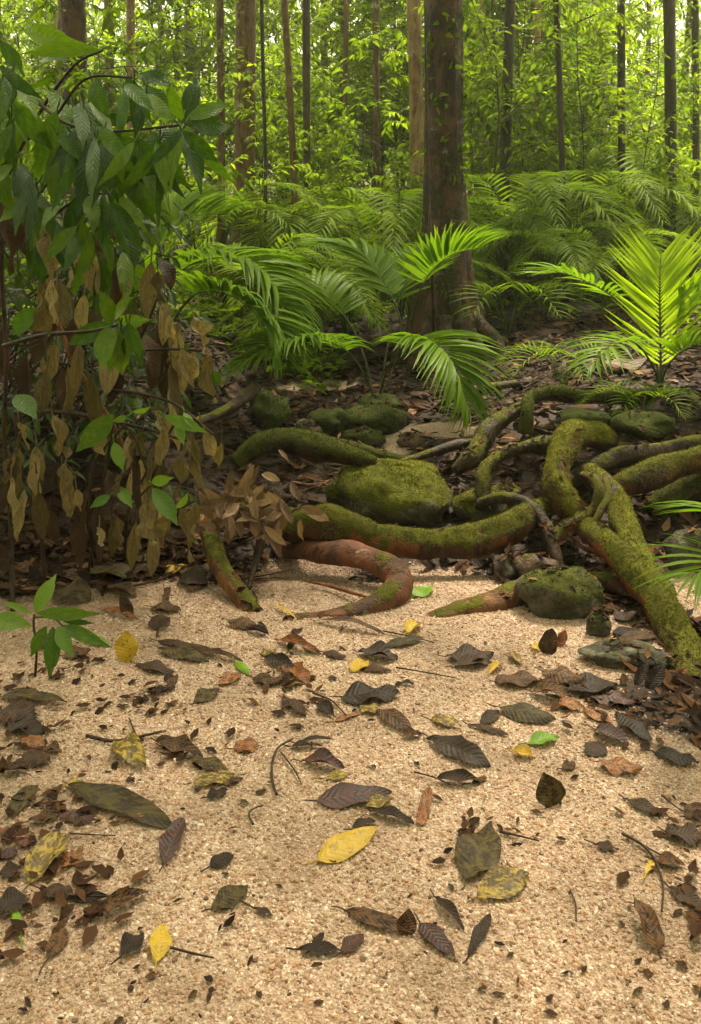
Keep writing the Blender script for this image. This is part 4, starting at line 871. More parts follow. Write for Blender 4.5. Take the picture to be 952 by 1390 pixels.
# dead branch with hanging brown leaves
b = G(150, 770)
dbr = thing('dead_branch', 'fallen dead branch hung with curled brown leaves on the left bank', 'dead branch', b)
branch(dbr, [(178, 640, 2.75, 3), (160, 590, 2.7, 4), (130, 540, 2.65, 4), (100, 490, 2.6, 4), (80, 440, 2.6, 3), (60, 380, 2.55, 3)], M_REDTWIG)
branch(dbr, [(95, 540, 2.7, 2), (150, 530, 2.6, 2.5), (230, 545, 2.5, 2.5), (290, 590, 2.45, 2)], M_TWIG)
branch(dbr, [(20, 560, 2.6, 3), (90, 560, 2.55, 3), (170, 575, 2.5, 2.5), (260, 600, 2.45, 2)], M_TWIG)
branch(dbr, [(190, 476, 2.55, 1.5), (230, 474, 2.5, 2), (285, 476, 2.45, 1.5)], M_TWIG)
branch(dbr, [(60, 380, 2.5, 2), (110, 320, 2.4, 2), (150, 300, 2.3, 1.5)], M_TWIG)
branch(dbr, [(130, 540, 2.65, 3), (180, 480, 2.6, 2.5), (215, 400, 2.5, 2), (225, 350, 2.45, 1.5)], M_TWIG)
branch(dbr, [(20, 560, 2.6, 3), (30, 640, 2.6, 3), (55, 720, 2.6, 3), (60, 790, 2.6, 3)], M_TWIG)
branch(dbr, [(170, 575, 2.5, 2.5), (125, 640, 2.5, 2), (125, 770, 2.6, 2)], M_TWIG)
branch(dbr, [(240, 560, 2.6, 2.5), (200, 650, 2.55, 2), (235, 690, 2.5, 1.6), (265, 680, 2.45, 1.2)], M_TWIG)
HANG = [(76, 388, 82, 458, 36), (55, 398, 60, 452, 26), (73, 298, 80, 372, 28), (92, 318, 66, 372, 22), (112, 312, 98, 388, 24), (116, 338, 132, 404, 26), (128, 326, 154, 362, 18), (152, 300, 147, 338, 11), (160, 294, 158, 332, 9), (168, 372, 168, 412, 12),
 (214, 366, 232, 422, 20), (262, 426, 286, 484, 26), (232, 428, 240, 472, 15), (244, 472, 259, 550, 30), (280, 472, 293, 548, 22), (264, 478, 262, 524, 20), (26, 572, 50, 618, 14), (24, 612, 5, 668, 18), (90, 606, 99, 668, 23), (50, 642, 66, 672, 16), (15, 648, 15, 716, 16), (97, 662, 100, 712, 15),
 (104, 662, 121, 702, 14), (140, 577, 150, 622, 22), (207, 558, 211, 584, 19), (216, 562, 236, 617, 23), (222, 578, 229, 654, 20), (273, 576, 293, 620, 18), (262, 582, 276, 628, 15), (257, 608, 284, 664, 18), (250, 596, 248, 674, 26), (205, 636, 206, 704, 22), (200, 686, 199, 738, 25), (234, 686, 231, 764, 24), (266, 682, 257, 758, 20), (245, 676, 250, 764, 17),
 (135, 716, 139, 750, 15), (60, 616, 44, 704, 12), (300, 600, 305, 640, 12), (194, 586, 189, 644, 20), (70, 560, 74, 618, 18), (170, 640, 176, 694, 18), (160, 700, 166, 750, 18)]
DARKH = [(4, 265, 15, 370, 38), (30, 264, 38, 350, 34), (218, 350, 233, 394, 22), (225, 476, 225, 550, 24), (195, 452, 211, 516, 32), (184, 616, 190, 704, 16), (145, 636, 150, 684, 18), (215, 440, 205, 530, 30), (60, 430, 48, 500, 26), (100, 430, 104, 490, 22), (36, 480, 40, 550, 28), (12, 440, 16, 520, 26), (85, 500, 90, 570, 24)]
for i, (bx, by, tx, ty, w_) in enumerate(HANG):
    Y0 = rng.uniform(2.35, 2.55) if by > 420 else rng.uniform(2.1, 2.3); kx = rng.uniform(.7, 1.12); tx, ty = bx + (tx - bx) * kx + rng.uniform(-11, 11), by + (ty - by) * kx
    screen_leaf(dbr, bx, by, tx, ty, w_, Y0, Y0 + rng.uniform(-.06, .06), M_DEADHANG, yaw=1.1, bend=rng.uniform(-.8, 1.2), wave=rng.uniform(.25, .75), twist=rng.uniform(-2.2, 2.2), petiole=.025, nl=40, nw=6, p=rng.uniform(.75, 1.1), q=rng.uniform(.8, 1.2), fold=rng.uniform(.1, 1.1), curl=rng.uniform(-.4, .6), ribs=.006, nrib=13, acu=.12)
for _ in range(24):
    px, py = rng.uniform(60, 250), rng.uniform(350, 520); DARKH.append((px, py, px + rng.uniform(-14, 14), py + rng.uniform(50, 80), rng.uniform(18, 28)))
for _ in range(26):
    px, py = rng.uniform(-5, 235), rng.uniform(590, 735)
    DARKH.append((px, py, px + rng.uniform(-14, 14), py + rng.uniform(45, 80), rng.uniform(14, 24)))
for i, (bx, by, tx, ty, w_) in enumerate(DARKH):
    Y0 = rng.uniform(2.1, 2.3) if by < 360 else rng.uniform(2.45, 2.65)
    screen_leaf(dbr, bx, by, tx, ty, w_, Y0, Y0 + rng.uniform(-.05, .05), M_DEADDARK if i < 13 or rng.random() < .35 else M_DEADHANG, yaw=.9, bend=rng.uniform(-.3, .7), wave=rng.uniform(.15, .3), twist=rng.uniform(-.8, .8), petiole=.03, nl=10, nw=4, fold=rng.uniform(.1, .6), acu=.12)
t = thing('tangled_shrub', 'dense dark tangle of small leaves and twigs filling the left bank', 'shrub', Vector((-1.55, 3.35, hgt(-1.55, 3.35))))
cr_ = MB(); wd_ = MB(); M_DARKCROWN = leaf_mat('dark_shrub_leaf', [(0, (.016, .030, .004)), (.5, (.032, .062, .005)), (1, (.07, .11, .007))], .35, .4, .3, src='tint', bump=0, nscale=2)
for _ in range(330):
    px, py, Y0 = rng.uniform(-40, 300), rng.uniform(250, 640), rng.uniform(2.75, 3.6)
    if px > 225 + 60 * noise.noise((py * .02, 0, 0)): continue
    q = P(px, py, Y0)
    if q.z < hgt(q.x, q.y) + .05: continue
    e = q + (rvec(rng) + Vector((0, 0, -.2))).normalized() * rng.uniform(.1, .25); spray(cr_, wd_, q, e, rng, rng.uniform(.05, .085), rng.randint(5, 9), .6)
    if rng.random() < .35: stick(wd_, t.location + Vector((rng.uniform(-.5, .6), rng.uniform(-.1, .3), 0)), q, .006, .002, 4, .12, rng, n=4)
cr_.build('crown', M_DARKCROWN, t, smooth=False); wd_.build('branches', M_TWIG, t, smooth=False)
# green sprigs low in the tangle
b = G(170, 760); sp = thing('broadleaf_seedling', 'bright green seedling leaves peeping through the hanging dead leaves', 'seedling', b)
branch(sp, [(170, 760, b.y, 2), (175, 690, 2.5, 2), (200, 640, 2.45, 1.8), (240, 570, 2.4, 1.5)], M_STEM)
branch(sp, [(175, 690, 2.5, 1.6), (215, 655, 2.42, 1.4), (270, 668, 2.4, 1)], M_STEM)
branch(sp, [(200, 640, 2.45, 1.6), (180, 590, 2.45, 1.4), (150, 560, 2.42, 1)], M_STEM)
for bx, by, tx, ty, w_ in ((172, 566, 152, 572, 10), (222, 564, 284, 588, 18), (240, 574, 250, 604, 18), (207, 662, 242, 714, 32), (206, 655, 236, 648, 14), (150, 672, 122, 690, 24), (160, 660, 180, 690, 26), (240, 690, 256, 668, 12), (180, 560, 205, 552, 10), (250, 560, 262, 582, 12), (155, 600, 168, 640, 18)):
    screen_leaf(sp, bx, by, tx, ty, w_, 2.4, 2.36, M_BRIGHTLEAF, bend=.4, petiole=.015, **HL)
sg = thing('broadleaf_seedling', 'dark glossy ribbed leaf on a twig among the dead leaves', 'seedling', G(120, 775))
branch(sg, [(120, 775, 2.65, 2), (135, 690, 2.5, 2), (156, 562, 2.4, 1.5)], M_STEM)
screen_leaf(sg, 156, 562, 103, 614, 30, 2.4, 2.36, M_BIGLEAF, bend=.4, **HL); screen_leaf(sg, 22, 536, 50, 570, 28, 2.4, 2.3, M_BIGLEAF, bend=.4, **HL)
# little sapling standing in the sand at the left
b = G(48, 918); sd2 = thing('rainforest_seedling', 'small seedling with long green leaves growing from the sand at left', 'seedling', b)
Ys = b.y
branch(sd2, [(48, 918, Ys, 2), (50, 880, Ys, 1.8), (46, 850, Ys - .01, 1.6), (47, 834, Ys - .01, 1.4)], M_STEM, name='stem')
branch(sd2, [(47, 838, Ys - .01, 1.2), (70, 838, Ys - .03, 1.1), (86, 850, Ys - .04, 1)], M_STEM)
for k, (bx, by, tx, ty, w_, dy) in enumerate(((48, 833, 77, 779, 22, .06), (50, 832, 140, 833, 17, -.05), (85, 849, 152, 879, 19, -.08), (78, 850, 100, 892, 20, -.06), (72, 850, 67, 922, 22, -.06), (63, 850, 42, 892, 18, -.03), (43, 832, 4, 816, 9, .02), (84, 842, 130, 846, 8, .0), (56, 836, 92, 832, 12, .04))):
    screen_leaf(sd2, bx, by, tx, ty, w_, Ys - .02, Ys - .02 + dy, M_BIGLEAF if k % 3 else M_BRIGHTLEAF, yaw=.3, bend=.5, **HL)
bl = thing('rainforest_seedling', 'soft olive green leaf poking in at the left edge beside the small seedling', 'seedling', G(-30, 930))
branch(bl, [(-30, 930, 1.85, 2), (-28, 870, 1.75, 2), (-14, 842, 1.7, 1.6)], M_STEM, name='stem'); screen_leaf(bl, -14, 842, 44, 850, 30, 1.7, 1.66, M_BIGLEAF, bend=.3, **HL)
# dried pinkish leaf cluster on the root
b = P(335, 700, 2.9); b.z = hgt(b.x, b.y)
dl = thing('dried_leaf_spray', 'spray of dried pinkish brown leaves fallen over the end of the long root', 'dried leaves', b)
branch(dl, [(352, 700, 2.86, 2.5), (330, 665, 2.85, 2.2), (340, 630, 2.9, 2)], M_TWIG); branch(dl, [(330, 690, 2.82, 2), (290, 680, 2.76, 2), (270, 670, 2.8, 1.5)], M_TWIG); branch(dl, [(340, 690, 2.82, 2), (380, 700, 2.74, 2), (405, 690, 2.72, 1.5)], M_TWIG)
for _ in range(80):
    cx, cy = rng.choice(((290, 690), (310, 675), (330, 690), (345, 660), (300, 705), (360, 705), (385, 700), (370, 690), (345, 710), (325, 680), (395, 695)))
    cx += rng.uniform(-20, 20); cy += rng.uniform(-18, 16); a = rng.uniform(.1, 3.0); l = rng.uniform(24, 42)
    Y0 = rng.uniform(2.62, 2.78)
    screen_leaf(dl, cx, cy, cx + math.cos(a) * l, cy + abs(math.sin(a)) * l * (1 if rng.random() < .8 else -1), rng.uniform(10, 15), Y0, Y0 + rng.uniform(-.04, .04), M_DRIEDPINK, yaw=.8, bend=rng.uniform(-.4, .8), wave=.2, twist=rng.uniform(-.8, .8), nl=8, nw=4, fold=.4)
for bx, by, tx, ty, w_ in ((325, 670, 345, 630, 13), (338, 668, 352, 632, 12), (350, 665, 356, 690, 11), (345, 640, 338, 660, 12), (378, 610, 392, 626, 6), (395, 655, 408, 680, 12)):
    screen_leaf(dl, bx, by, tx, ty, w_, 2.82, 2.78, M_DRIEDPINK, bend=.3, nl=8, nw=4, fold=.4)

# ---------------------------------------------------------------- fallen leaves on the sand
rng = random.Random(123)
def fallen(kind, bx, by, tx, ty, w_, label, group=None, stand=0.0, curl=None, bend=None, lift=.006, fold=None, tear=None, ribs=.005, q=None, name='fallen_leaf', stalk=True, rise=0.0):
    """leaf lying on the ground between two photo points; stand > 0 props it up towards the viewer"""
    tear = rng.choice((.1, .2, .35)) if tear is None else tear; q = rng.uniform(.65, 1.05) if q is None else q
    mat = FALLEN[kind]; L = math.hypot(tx - bx, ty - by); nx_, ny_ = -(ty - by) / L, (tx - bx) / L; cx, cy = (bx + tx) / 2, (by + ty) / 2
    mb = MB()
    if stand:
        lo, hi = ((bx, by), (tx, ty)) if by > ty else ((tx, ty), (bx, by))
        a = G(*lo); b2 = P(hi[0], hi[1], a.y + .02); N = (CAMP - a).normalized() + Vector((rng.uniform(-.3, .3), 0, .2)); A, B = a - Vector((0, 0, .005)), b2
        W = w_ * pxm(a)
        place_leaf(mb, A, B, W, N, .5, seed=rng.uniform(0, 9), nl=34, nw=6, nrib=10, p=rng.uniform(.75, 1.05), fold=.25 if fold is None else fold, bend=.3 if bend is None else bend, wave=.1, ribs=ribs, twist=rng.uniform(-.3, .3), tear=tear, q=q)
    else:
        A, B = G(bx, by), G(tx, ty); W = (G(cx + nx_ * w_ / 2, cy + ny_ * w_ / 2) - G(cx - nx_ * w_ / 2, cy - ny_ * w_ / 2)).length
        W = min(W * rng.uniform(.72, .92), (B - A).length * .8)
        A.z += lift; B.z += lift + rise
        bd = rng.uniform(.15, .9) if bend is None else bend
        mid = (A + B) / 2; sag = hgt(mid.x, mid.y) - mid.z
        N = Vector((rng.uniform(-.16, .16), rng.uniform(-.22, .08), 1))
        place_leaf(mb, A, B, W, N, .5, seed=rng.uniform(0, 9), nl=34, nw=8, nrib=10, p=rng.uniform(.75, 1.05), fold=rng.uniform(-.14, .30) if fold is None else fold, bend=bd, curl=rng.uniform(-.25, .35) if curl is None else curl * .13, wave=rng.uniform(.08, .22), ribs=ribs, twist=rng.uniform(-.35, .35), tear=tear, q=q)
        # settle on the sand
        low = min(v.z - hgt(v.x, v.y) for v in mb.v); dz = .0035 - low
        mb.v = [v + Vector((0, 0, dz * .85)) for v in mb.v]
        if stalk:
            d = (A - B).normalized(); s0 = mb.v[8 // 2]; e = s0 + d * rng.uniform(.012, .03) + Vector((0, 0, rng.uniform(-.002, .008))); stick(mb, e, s0, .0011, .0014, 4, .1, rng, .5, 3)
    return single(mb, name, mat, label, 'leaf', group, origin=A)
F = [
 ('yellow', 170, 856, 173, 900, 33, 'round yellow leaf standing upright in the sand beside the small seedling', dict(stand=1, fold=.05, ribs=0, stalk=False)),
 ('orange', 138, 829, 191, 845, 7, 'narrow orange leaf blade just right of the seedling tips', {}),
 ('brown', 178, 838, 164, 803, 18, 'pointed dark red brown leaf propped up above the yellow upright leaf', dict(stand=1)),
 ('yellow', 227, 784, 253, 770, 11, 'thin yellow leaf under the hanging dead leaves', {}),
 ('black', 184, 903, 236, 916, 16, 'black curled leaf just right of the upright yellow leaf', {}),
 ('olive', 216, 884, 284, 901, 16, 'olive brown leaf on the sand left of the bright green scrap', {}),
 ('brown', 214, 872, 300, 890, 8, 'slim brown leaf overlapping the olive brown leaf', {}),
 ('brown', 268, 886, 330, 900, 9, 'thin brown strip ending near the bright green scrap', {}),
 ('brown', 85, 893, 124, 886, 24, 'reddish brown leaf in the shade under the seedling', {}),
 ('green', 110, 868, 150, 879, 10, 'yellow green leaf lying behind the small seedling', {}),
 ('brown', 228, 938, 242, 918, 12, 'small orange brown leaf beside a dark curled stalk', {}),
 ('black', 205, 942, 238, 936, 12, 'black leaf next to the dark debris heap on the left', {}),
 ('olive', 263, 957, 298, 938, 16, 'decayed olive leaf left of the orange brown one', {}),
 ('orange', 298, 932, 328, 918, 17, 'decayed orange brown leaf next to the olive one', dict(tear=.5)),
 ('olive', 0, 948, 92, 957, 17, 'long dark olive leaf lying at the left edge', {}),
 ('brown', 2, 968, 48, 985, 30, 'dark wet leaf beneath the long olive leaf at the left edge', {}),
 ('black', 10, 985, 60, 1000, 30, 'crumpled black leaf above the orange brown leaf at the left', dict(tear=.4)),
 ('yellow', 372, 825, 403, 842, 6, 'thin yellow leaf stalk lying below the red root', {}),
 ('green', 562, 812, 586, 800, 15, 'bright green heart shaped leaf right of the red U shaped root', {}),
 ('yellow', 553, 861, 571, 850, 13, 'small curled yellow leaf in the middle of the sand near the roots', dict(curl=6)),
 ('brown', 428, 845, 522, 863, 9, 'long narrow brown leaf lying below the red U shaped root', {}),
 ('black', 335, 857, 365, 864, 9, 'small black curled leaf under the left end of the red root', dict(curl=6)),
 ('orange', 378, 871, 436, 891, 13, 'brown orange leaf curling around a fresh green scrap', dict(curl=4)),
 ('green', 412, 876, 434, 889, 8, 'fresh green scrap lying on a brown orange leaf', dict(lift=.014)),
 ('brown', 438, 887, 470, 896, 13, 'brown crumpled leaf with a stalk sticking up', dict(tear=.3)),
 ('black', 487, 889, 540, 898, 20, 'small black ribbed leaf above the bright yellow piece', dict(ribs=.012)),
 ('olive', 518, 881, 577, 869, 11, 'long olive brown leaf pointing at the small curled yellow leaf', {}),
 ('yellow', 477, 914, 499, 899, 16, 'bright yellow leaf piece left of a thin brown leaf', {}),
 ('brown', 489, 910, 532, 913, 10, 'thin brown leaf touching the bright yellow piece', {}),
 ('black', 463, 951, 542, 946, 28, 'large black ribbed leaf in the centre of the sand', dict(ribs=.012)),
 ('brown', 343, 924, 388, 930, 18, 'torn brown leaf at the left of the rotting pile', dict(tear=.5)),
 ('orange', 386, 905, 420, 930, 20, 'rotting orange brown leaf on top of the pile', dict(tear=.5)),
 ('mottled', 388, 932, 414, 929, 9, 'yellowish scrap in the middle of the rotting pile', {}),
 ('brown', 384, 950, 416, 975, 22, 'dark brown rotted leaf at the lower end of the pile', dict(tear=.5)),
 ('green', 319, 900, 339, 919, 12, 'bright green scrap alone on the sand at left centre', {}),
 ('mottled', 354, 891, 376, 885, 10, 'yellow olive bit on a dark leaf left of centre', {}),
 ('black', 360, 895, 402, 913, 12, 'dark leaf below the yellow olive bit', {}),
 ('black', 606, 896, 670, 893, 23, 'large black ribbed leaf right of centre with a brown one beneath', dict(ribs=.012)),
 ('brown', 612, 906, 668, 902, 14, 'brown leaf tucked under the large black ribbed leaf', {}),
 ('yellow', 664, 918, 682, 904, 10, 'curled orange yellow leaf right of the black ribbed leaf', dict(curl=6)),
 ('mottled', 693, 890, 707, 906, 12, 'small olive yellow leaf near the right hand leaf pile', {}),
 ('brown', 742, 888, 750, 853, 27, 'brown ribbed leaf standing up beside an orange one', dict(stand=1, ribs=.012)),
 ('orange', 757, 878, 768, 855, 15, 'orange yellow leaf propped behind the brown ribbed leaf', dict(stand=1)),
 ('yellow', 722, 884, 738, 880, 10, 'yellow leaf bit at the left of the standing brown leaf', {}),
 ('brown', 672, 930, 740, 926, 22, 'mottled brown leaf left of the right hand leaf pile', dict(tear=.3)),
 ('brown', 735, 922, 792, 934, 24, 'wet brown leaf in the middle of the right hand leaf pile', dict(tear=.3)),
 ('black', 770, 940, 838, 932, 26, 'broad wet black leaf in the right hand leaf pile', {}),
 ('maroon', 800, 950, 862, 958, 24, 'wet maroon leaf at the lower edge of the right hand pile', {}),
 ('brown', 720, 942, 775, 952, 20, 'flattened brown leaf at the lower left of the right hand pile', {}),
 ('black', 878, 935, 902, 902, 22, 'black leaf standing against the mossy root at right', dict(stand=1)),
 ('black', 862, 930, 880, 900, 16, 'narrow black leaf leaning beside the rock at the right root', dict(stand=1)),
 ('orange', 912, 928, 934, 904, 12, 'orange leaf caught against the mossy root on the right', dict(stand=1)),
 ('black', 836, 845, 870, 838, 20, 'grey black leaf folded in the shade behind the small pale stone', {}),
 ('black', 832, 862, 870, 858, 14, 'wet black leaf lying between the rocks at right', {}),
 ('brown', 842, 872, 895, 866, 14, 'dark brown leaf at the foot of the reddish sloping root', {}),
 ('orange', 28, 1004, 60, 1019, 18, 'orange brown leaf near the left edge', {}),
 ('brown', 58, 1019, 84, 1023, 14, 'grey brown folded leaf touching the orange brown leaf', {}),
 ('brown', 30, 1030, 70, 1040, 24, 'dark leaf half buried below the grey brown folded leaf', dict(tear=.4)),
 ('mottled', 157, 1010, 199, 1049, 36, 'mottled olive and yellow leaf left of centre', dict(tear=.3)),
 ('brown', 213, 1010, 276, 1030, 21, 'crumbling dark brown leaf above a pale brown one', dict(tear=.6)),
 ('olive', 256, 1034, 314, 1052, 17, 'pale brown leaf below the crumbling dark one', {}),
 ('mottled', 261, 1069, 319, 1058, 17, 'yellow brown leaf with a green tip resting on a black one', dict(lift=.014)),
 ('black', 281, 1086, 310, 1076, 16, 'black curled leaf beneath the yellow brown leaf', {}),
 ('orange', 318, 1021, 353, 1012, 24, 'orange leaf with a yellow edge left of the forked twig', dict(tear=.2)),
 ('olive', 94, 1069, 238, 1128, 38, 'longest ribbed olive brown leaf lying at left', dict(ribs=.009, bend=.25, tear=.15, q=.6)),
 ('orange', 164, 1117, 213, 1110, 8, 'orange sliver lying across the longest ribbed leaf', dict(lift=.02)),
 ('yellow', 90, 1070, 113, 1065, 10, 'orange yellow bit at the tip of the longest ribbed leaf', {}),
 ('maroon', 222, 1178, 250, 1116, 36, 'purple folded ribbed leaf at the end of the longest leaf', dict(ribs=.012)),
 ('olive', 12, 1112, 52, 1068, 20, 'dark olive leaf slanting at the left edge', {}),
 ('brown', 0, 1052, 40, 1050, 18, 'rust brown leaf at the left edge', dict(tear=.3)),
 ('red', 0, 1128, 22, 1140, 14, 'bright red leaf bits at the left edge', dict(tear=.4)),
 ('red', 22, 1146, 54, 1146, 18, 'red leaf next to the large mottled yellow leaf', {}),
 ('brown', 40, 1118, 80, 1112, 18, 'ragged brown leaf above the red leaf', dict(tear=.5)),
 ('maroon', 80, 1108, 130, 1118, 22, 'dark ragged maroon leaf under the longest ribbed leaf', dict(tear=.5)),
 ('maroon', 430, 1091, 532, 1080, 34, 'large glossy maroon leaf in the middle of the sand', dict(bend=.3)),
 ('mottled', 498, 1098, 532, 1085, 16, 'yellow brown leaf tucked under the large maroon leaf', {}),
 ('maroon', 410, 1036, 467, 1046, 19, 'ragged brown red leaf above the large maroon leaf', dict(tear=.3, curl=5)),
 ('mottled', 442, 1059, 476, 1054, 15, 'yellow green leaf piece behind the large maroon leaf', dict(tear=.4)),
 ('black', 394, 1016, 438, 1016, 11, 'short black leaf beside the dark forked twig', {}),
 ('black', 404, 1011, 452, 1006, 6, 'slim black leaf blade above the short black leaf', {}),
 ('brown', 510, 966, 562, 1000, 20, 'brown strap leaf below the large black ribbed leaf', {}),
 ('mottled', 488, 960, 516, 971, 17, 'lobed yellow olive leaf between the black ribbed leaf and the strap leaf', dict(tear=.3)),
 ('orange', 453, 981, 491, 969, 9, 'reddish brown slim leaf left of the lobed yellow one', {}),
 ('black', 432, 958, 454, 976, 14, 'dark curled leaf left of the reddish brown slim leaf', dict(curl=5)),
 ('brown', 548, 1002, 572, 1000, 12, 'small dark brown leaf at the tip of the strap leaf', {}),
 ('mottled', 583, 979, 626, 989, 13, 'brown leaf with a yellow green end right of the strap leaf', {}),
 ('black', 583, 1006, 666, 1044, 28, 'black folded leaf with a pale rib right of centre', dict(ribs=.009, fold=.35)),
 ('black', 594, 1061, 657, 1064, 15, 'dark curled strip below the black folded leaf', dict(curl=5)),
 ('brown', 640, 1066, 662, 1058, 10, 'small brown leaf at the end of the dark curled strip', {}),
 ('orange', 571, 1123, 583, 1069, 22, 'flat red brown strip of dead leaf pointing up the picture', dict(fold=0, curl=0, bend=.05, q=.3, ribs=0, stalk=False)),
 ('black', 504, 1104, 562, 1121, 15, 'black leaf under the yellow leaf and the maroon leaf', {}),
 ('black', 478, 1128, 510, 1118, 17, 'black leaf behind the large yellow leaf', {}),
 ('yellow', 432, 1173, 512, 1128, 34, 'large bright yellow leaf in the centre foreground', dict(bend=.2, fold=.12, ribs=.008)),
 ('olive', 676, 966, 754, 984, 26, 'thick olive leaf lying flat on the right side of the sand', dict(bend=.2)),
 ('green', 719, 1013, 758, 1005, 15, 'yellow green leaf on the right side of the sand', {}),
 ('yellow', 696, 1024, 724, 1031, 14, 'small yellow leaf left of the dark heart shaped leaf', dict(curl=4)),
 ('black', 820, 1014, 796, 1028, 26, 'dark heart shaped leaf on the right side of the sand', {}),
 ('brown', 764, 1047, 781, 1038, 14, 'small dark oval leaf between the standing olive leaf and the orange brown one', {}),
 ('orange', 813, 1042, 872, 1052, 23, 'broad orange brown leaf lying at right', dict(bend=.3)),
 ('olive', 752, 1094, 738, 1048, 42, 'olive leaf standing in the sand like a little tent', dict(stand=1, ribs=.01)),
 ('black', 851, 1088, 897, 1111, 13, 'thin black crescent leaf at right', {}),
 ('black', 886, 1024, 948, 1041, 27, 'black ribbed leaf at the foot of the mossy root on the right', dict(ribs=.012)),
 ('black', 838, 973, 884, 1012, 25, 'long black leaf pointing down from the right hand pile', {}),
 ('maroon', 808, 993, 852, 1014, 20, 'curled dark maroon leaf left of the long black leaf', dict(curl=4)),
 ('orange', 754, 958, 792, 966, 15, 'bright orange leaf at the front of the right hand pile', {}),
 ('orange', 793, 964, 832, 987, 17, 'brown orange leaf next to the bright orange one', {}),
 ('brown', 634, 985, 692, 1001, 8, 'slim reddish brown leaf left of the thick olive leaf', {}),
 ('black', 653, 986, 678, 968, 15, 'black leaf touching the slim reddish brown one', {}),
 ('mottled', 738, 944, 788, 966, 6, 'yellow green leaf stalk lying across the right hand pile', {}),
 ('mottled', 40, 1203, 92, 1137, 44, 'large mottled yellow leaf at lower left', dict(fold=.1)),
 ('orange', 84, 1183, 113, 1153, 27, 'orange brown leaf against the large mottled yellow leaf', {}),
 ('black', 0, 1192, 30, 1180, 36, 'rounded black leaf at the left edge', {}),
 ('brown', 58, 1214, 100, 1220, 26, 'dark brown leaf beneath the large mottled yellow leaf', dict(tear=.3)),
 ('black', 92, 1224, 150, 1220, 13, 'black leaf with a long grey stalk at lower left', {}),
 ('brown', 122, 1252, 202, 1213, 22, 'dark brown arching leaf at lower left', dict(curl=5, bend=.5)),
 ('green', 29, 1280, 20, 1237, 15, 'bright lime green leaf at the lower left corner', {}),
 ('yellow', 212, 1312, 224, 1260, 33, 'pointed yellow leaf at the bottom left of centre', {}),
 ('black', 166, 1302, 196, 1272, 32, 'dark grey leaf left of the pointed yellow leaf', {}),
 ('black', -6, 1246, 42, 1218, 44, 'large black leaf at the lower left edge', dict(tear=.2)),
 ('brown', 66, 1305, 90, 1264, 28, 'dark brown leaf standing beside the lime green leaf', {}),
 ('olive', 288, 1238, 337, 1208, 28, 'triangular olive leaf left of centre in the foreground', {}),
 ('black', 285, 1180, 318, 1164, 20, 'small black leaf above the triangular olive leaf', {}),
 ('brown', 470, 1240, 568, 1272, 24, 'long pale brown leaf at the bottom centre', dict(bend=.4)),
 ('brown', 548, 1272, 556, 1233, 28, 'dark flap of leaf at the end of the long pale brown leaf', dict(stand=1)),
 ('maroon', 570, 1256, 618, 1304, 36, 'dark maroon leaf with sand grains at the bottom centre', {}),
 ('black', 590, 1221, 630, 1266, 16, 'narrow black leaf right of the long pale brown leaf', dict(curl=4)),
 ('black', 404, 1292, 466, 1294, 18, 'dark leaf lying at the bottom edge left of centre', {}),
 ('maroon', 464, 1296, 494, 1272, 28, 'maroon leaf piece at the bottom edge', dict(tear=.3)),
 ('olive', 632, 1200, 668, 1122, 66, 'largest rotted grey brown leaf in the right foreground', dict(tear=.45, ribs=.01)),
 ('mottled', 648, 1222, 718, 1192, 44, 'mottled brown and yellow leaf overlapping the largest rotted leaf', dict(tear=.3, lift=.012)),
 ('black', 636, 1300, 666, 1243, 26, 'curled black leaf at the bottom right of centre', {}),
 ('brown', 894, 1296, 858, 1238, 30, 'brown leaf propped up at the bottom right', dict(rise=.03)),
 ('black', 903, 1134, 958, 1142, 34, 'large black holed leaf at the right edge', dict(tear=.5)),
 ('brown', 893, 1172, 930, 1178, 20, 'brown curled leaf beside the forked twig at right', dict(curl=4)),
 ('black', 908, 1208, 958, 1238, 24, 'black leaf in the lower right near the edge', {}),
 ('yellow', 876, 1190, 888, 1170, 15, 'ragged small yellow leaf by the forked twig at right', dict(tear=.5)),
 ('brown', 930, 1112, 960, 1100, 22, 'rust brown leaf at the right edge above the black holed leaf', {}),
 ('black', 810, 1150, 840, 1156, 14, 'small black torn leaf on the right side of the foreground', dict(tear=.5)),
 ('olive', 120, 775, 182, 790, 22, 'pale olive dead leaf lying under the hanging leaves', {}),
 ('brown', 140, 802, 186, 812, 20, 'brown curled leaf at the edge of the sand below the bush', {}),
 ('olive', 70, 812, 124, 818, 22, 'dull olive leaf on the shady sand edge left of the seedling', {}),
 ('brown', 206, 826, 246, 832, 24, 'brown leaf pieces at the sand edge below the thin yellow leaf', dict(tear=.3)),
 ('brown', 206, 846, 230, 858, 22, 'dark leaf piece right of the propped red brown leaf', dict(tear=.4)),
 ('black', 392, 884, 400, 872, 8, 'tiny black stub leaf near the brown orange leaf', {}),
 ('brown', 310, 848, 348, 856, 14, 'brown decayed leaf under the slanting orange root', dict(tear=.4)),
 ('black', 424, 1290, 440, 1270, 12, 'small black leaf above the dark leaf at the bottom edge', {}),
 ('brown', 300, 1065, 330, 1060, 14, 'brown leaf touching the yellow brown leaf', {}),
 ('black', 345, 1236, 372, 1246, 12, 'black leaf crumb right of the triangular olive leaf', {}),
 ('maroon', 0, 1165, 26, 1160, 22, 'dull maroon leaf above the rounded black leaf at the left edge', {}),
]
for kind, bx, by, tx, ty, w_, label, kw in F: fallen(kind, bx, by, tx, ty, w_, label, **kw)
